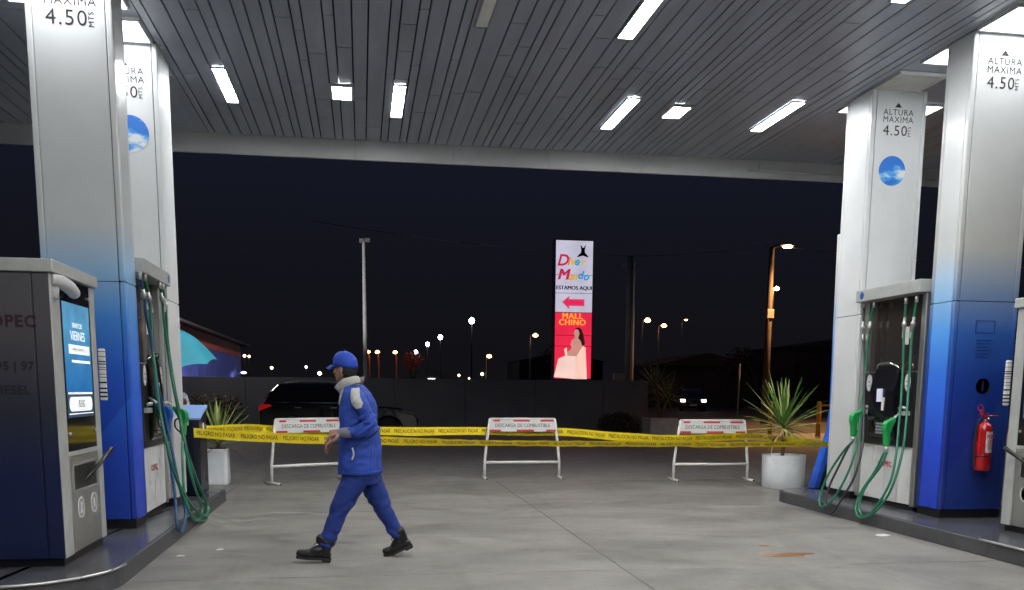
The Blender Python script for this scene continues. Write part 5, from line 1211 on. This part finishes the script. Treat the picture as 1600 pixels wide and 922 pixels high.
# boots
def boot(heel, ball, toe, sh0, sh1, y):
    v = lambda p: Vector((p[0], y, p[1]))
    m = MB(); lump(m, [v(heel), (v(heel)+v(ball))/2+Vector((0,0,.012)), v(ball), v(toe)], [.040,.044,.043,.033], 16)
    ins = (v(sh0)+v(ball))/2+Vector((0,0,.012)); lump(m, [v(sh0), ins, v(ball)], [.050,.047,.036], 14)
    lump(m, [v(sh0), v(sh1)], [.050,.056], 16)
    o = fuse(m, .005, 'boot', M_boot, pr_, 2, fold_fn(.003, 1.))
    d = (v(ball)-v(heel)).normalized(); up = Vector((0,1,0)).cross(d)*(-1 if Vector((0,1,0)).cross(d).z < 0 else 1)
    def at(p, du, w): return v(p)+up*du+Vector((0,w,0))
    d2 = (v(toe)-v(ball)).normalized()
    up2 = Vector((0,1,0)).cross(d2)*(-1 if Vector((0,1,0)).cross(d2).z < 0 else 1)
    s = MB(); st = []
    for p, dd, uu, w in ((v(heel)-d*.040, d, up, .026), (v(heel), d, up, .037), ((v(heel)+v(ball))/2, d, up, .034), (v(ball), d, up, .044), (v(toe), d2, up2, .036), (v(toe)+d2*.030, d2, up2, .018)):
        st.append([s.bm.verts.new(p+uu*a+Vector((0,b_*w,0))) for a, b_ in ((-.024,-1), (-.024,1), (-.046,1), (-.046,-1))])
    for i in range(len(st)-1):
        for k in range(4): s.bm.faces.new((st[i][k], st[i][(k+1)%4], st[i+1][(k+1)%4], st[i+1][k]))
    s.bm.faces.new(st[0]); s.bm.faces.new(st[-1][::-1])
    hl = [v(heel)-d*.036, v(heel)+d*.035]
    for a in (0,):
        q = [p+up*zz+Vector((0,w,0)) for p in hl for zz in (-.045,-.062) for w in (-.034,.034)]
        vv = [s.bm.verts.new(p) for p in q]
        for f in ((0,1,3,2),(4,6,7,5),(0,4,5,1),(2,3,7,6),(0,2,6,4),(1,5,7,3)): s.bm.faces.new([vv[i] for i in f])
    s.build('sole', M_sole, o)
    l = MB()
    for k in range(5):
        f = k/4; c = v(sh1).lerp(v(ball), .1+f*.62)-Vector((0,0,0)); n_ = (v(sh1)-v(sh0)).normalized(); fr = d*.045
        c = c+fr*(1-f)*.9+up*(.040*f+.008)
        l.tube([c+Vector((0,-.026,-.004)), c+up*.006, c+Vector((0,.026,-.004))], .0032, 6)
    l.tube(catmull([v(sh0)+d*.05+up*.05+Vector((0,-.02,0)), v(sh0)+d*.03+up*.02+Vector((0,-.052,0)), v(sh0)+d*.035-up*.02+Vector((0,-.054,0))], 5), .003, 6)
    l.build('laces', M_rub, o)
boot((-.318,.062), (-.468,.074), (-.540,.082), (-.330,.10), (-.322,.185), 7.925)
boot((.372,.118), (.248,.058), (.190,.046), (.335,.150), (.303,.225), 8.15)
bc = MB(); lump(bc, [(-.352,7.93,.195), (-.295,7.925,.175)], [.052,.052], 16); fuse(bc, .006, 'boot_cuff', M_boot, pr_, 1, fold_fn(.008, 3.))
# hair and cap
HV = Vector(HC); HT = Matrix((HF, Vector((-HF.y, HF.x, 0)), Vector((0,0,1)))).transposed().to_4x4()
h = MB(); h.ball(HV-HF*.030+Vector((0,0,.0)), (.083,.081,.090), 12, HT); h.ball(HV-HF*.052+Vector((0,0,-.045)), (.052,.062,.052), 10, HT)
fuse(h, .005, 'hair', M_hair, pr_, 1, fold_fn(.003, 2.))
c = MB()
prof = []
N = 32; rings = []
for i in range(9):
    a = R(90*i/8*.985)
    ring = []
    for k in range(N):
        t = 2*math.pi*k/N; x = .113*math.cos(t)*math.cos(a); y_ = .091*math.sin(t)*math.cos(a); z = .108*math.sin(a)**.92
        z2 = z+.018*math.cos(t)*(1-i/8)                       # cap sits lower at the back
        seam = 1-.010*(abs(math.sin(3*t)) < .12)*(i < 8)
        ring.append(c.bm.verts.new(HV+HF*(x*seam-.006)+Vector((-HF.y,HF.x,0))*y_*seam+Vector((0,0,z2+.040))))
    rings.append(ring)
lowr = [c.bm.verts.new(v.co+Vector((0,0,-.022))) for v in rings[0]]
for A_, B_ in [(lowr, rings[0])]+list(zip(rings[:-1], rings[1:])):
    for k in range(N): f = c.bm.faces.new((A_[k], A_[(k+1)%N], B_[(k+1)%N], B_[k])); f.smooth = True
c.bm.faces.new(rings[-1]); c.bm.faces.new(lowr[::-1])
cap = c.build('cap', M_cap, pr_)
bl_ = MB(); A_, B_ = [], []
Lh = Vector((-HF.y, HF.x, 0))
for k in range(13):
    t = -1+k/6; base = HV+HF*(.095-.05*t*t)+Lh*t*.080+Vector((0,0,.044-.010*t*t)); tip = HV+HF*(.178-.075*t*t)+Lh*t*.078+Vector((0,0,.012-.020*t*t))
    A_.append((bl_.bm.verts.new(base), bl_.bm.verts.new(base.lerp(tip,.5)+Vector((0,0,.005))), bl_.bm.verts.new(tip))); B_.append(tuple(bl_.bm.verts.new(v.co+Vector((0,0,-.006))) for v in A_[-1]))
for k in range(12):
    for i in range(2):
        for S__ in (A_, B_): f = bl_.bm.faces.new((S__[k][i], S__[k][i+1], S__[k+1][i+1], S__[k+1][i])); f.smooth = True
    bl_.bm.faces.new((A_[k][2], B_[k][2], B_[k+1][2], A_[k+1][2]))
bl_.build('cap_bill', M_cap, cap)
MB().ball(HV+Vector((0,0,.152))-HF*.006, (.010,.010,.006), 5).build('cap_button', M_cap, cap)

# ---- the person standing under the umbrella, mostly behind the far left column
p2 = thing('person', 'person in white mostly hidden behind the far left column under the turquoise umbrella', 'person', (-2.56, 13.35, 0))
F2 = Vector((.30, -.954, 0)); b = MB(); head(b, (-2.58, 13.33, 1.60), F2, .96); lump(b, [(-2.58,13.36,1.36), (-2.58,13.345,1.52)], [.055,.052])
loft(b, [((-2.57,13.35,.80), .09,.14), ((-2.57,13.35,1.1), .09,.13), ((-2.57,13.35,1.30), .10,.165), ((-2.58,13.35,1.39), .08,.12)], F2)
lump(b, [(-2.41,13.36,1.33), (-2.375,13.30,1.08), (-2.38,13.14,1.24)], [.045,.036,.026]); lump(b, [(-2.74,13.32,1.33), (-2.80,13.30,1.08), (-2.82,13.22,.86)], [.045,.036,.026])
hand(b, (-2.38,13.14,1.24), (-.1,-.2,1), (-.4,-1,0), 1, 60, .95); hand(b, (-2.82,13.22,.86), (0,-.1,-1), (.6,-.2,0), 1, 22, .95)
for s in (-1, 1): lump(b, [(-2.57+s*.085,13.36,.82), (-2.57+s*.10,13.34,.46), (-2.57+s*.105,13.36,.09)], [.08,.055,.038]); lump(b, [(-2.57+s*.105,13.36,.05), (-2.54+s*.12,13.20,.035)], [.035,.03])
fuse(b, .005, 'body', M_skin, p2, 2)
j = MB(); loft(j, [((-2.57,13.35,.78), .125,.175), ((-2.57,13.35,1.0), .115,.16), ((-2.57,13.35,1.25), .12,.18), ((-2.575,13.35,1.36), .10,.17), ((-2.58,13.35,1.42), .06,.08)], F2)
lump(j, [(-2.43,13.36,1.34), (-2.375,13.31,1.09), (-2.38,13.18,1.20)], [.066,.056,.048]); lump(j, [(-2.72,13.34,1.34), (-2.80,13.30,1.09), (-2.815,13.24,.92)], [.066,.056,.046])
fuse(j, .007, 'shirt', mat('white_shirt', (.62,.64,.70), .8, var=.1), p2, 3, fold_fn(.008, 4.))
j = MB(); loft(j, [((-2.57,13.35,.72), .12,.165), ((-2.57,13.35,.92), .12,.165)], F2)
for s in (-1, 1): lump(j, [(-2.57+s*.08,13.36,.80), (-2.57+s*.10,13.34,.46), (-2.57+s*.105,13.36,.12)], [.10,.078,.062])
fuse(j, .008, 'trousers', mat('dark_trousers', (.03,.032,.045), .8), p2, 3, fold_fn(.006, 6.))
h = MB(); h.ball((-2.583, 13.35, 1.625), (.088,.10,.10), 10); fuse(h, .006, 'hair', M_hair, p2, 1)
for s in (-1, 1): m = MB(); lump(m, [(-2.57+s*.105,13.37,.055), (-2.545+s*.12,13.18,.045)], [.046,.038]); fuse(m, .006, 'shoe', M_boot, p2, 1)
# umbrella held in the raised hand
um = thing('umbrella', 'open turquoise umbrella held up behind the far left column', 'umbrella', (-2.38, 13.1, 1.28))
ax = Vector((-.10, -.16, 1)).normalized(); hub = Vector((-2.40, 13.02, 1.28))+ax*.98
Q = Matrix.Translation(hub)@ax.to_track_quat('Z', 'Y').to_matrix().to_4x4()
m = MB(); rings = []; NS = 48
for i in range(9):
    f = i/8; ring = []
    for k in range(NS):
        t = 2*math.pi*k/NS; seg = (k % 6)/6; sc_ = 1-.085*math.sin(math.pi*seg)*f; r_ = .55*f*sc_
        z = -.47*(f**2.0)*(1-.05*math.sin(math.pi*seg)) + .0
        ring.append(m.bm.verts.new(Q@Vector((r_*math.cos(t), r_*math.sin(t), z))))
    rings.append(ring)
for i in range(8):
    for k in range(NS):
        f = m.bm.faces.new((rings[i][k], rings[i][(k+1)%NS], rings[i+1][(k+1)%NS], rings[i+1][k])); f.smooth = True
M_umb = mat('turquoise_cloth', (.10,.62,.80), .6, var=.08); n_, l_ = M_umb.node_tree.nodes, M_umb.node_tree.links
tl = n_.new('ShaderNodeBsdfTranslucent'); tl.inputs['Color'].default_value = (.12,.72,.95,1); mxs = n_.new('ShaderNodeMixShader'); mxs.inputs[0].default_value = .6
out = n_['Material Output']; l_.new(n_['Principled BSDF'].outputs[0], mxs.inputs[1]); l_.new(tl.outputs[0], mxs.inputs[2]); l_.new(mxs.outputs[0], out.inputs['Surface'])
m.build('canopy', M_umb, um)
for k in range(8):
    t = 2*math.pi*k/8; m = MB(); m.tube([Q@Vector((.55*f*math.cos(t), .55*f*math.sin(t), -.47*f**2.0-.006)) for f in (0,.2,.4,.6,.8,1.02)], .003, 5)
    rb = m.build('rib', M_frame, um); m = MB(); m.tube([Q@Vector((.0,0,-.46)), Q@Vector((.30*math.cos(t), .30*math.sin(t), -.47*.52**2-.01))], .0025, 5); m.build('stretcher', M_frame, rb)
m = MB(); m.tube([hub+ax*.05, hub-ax*.98], .006, 8); m.build('shaft', M_frame, um); m = MB(); m.tube([hub-ax*.95, hub-ax*1.09], .013, 10); m.build('handle', M_blk, um)
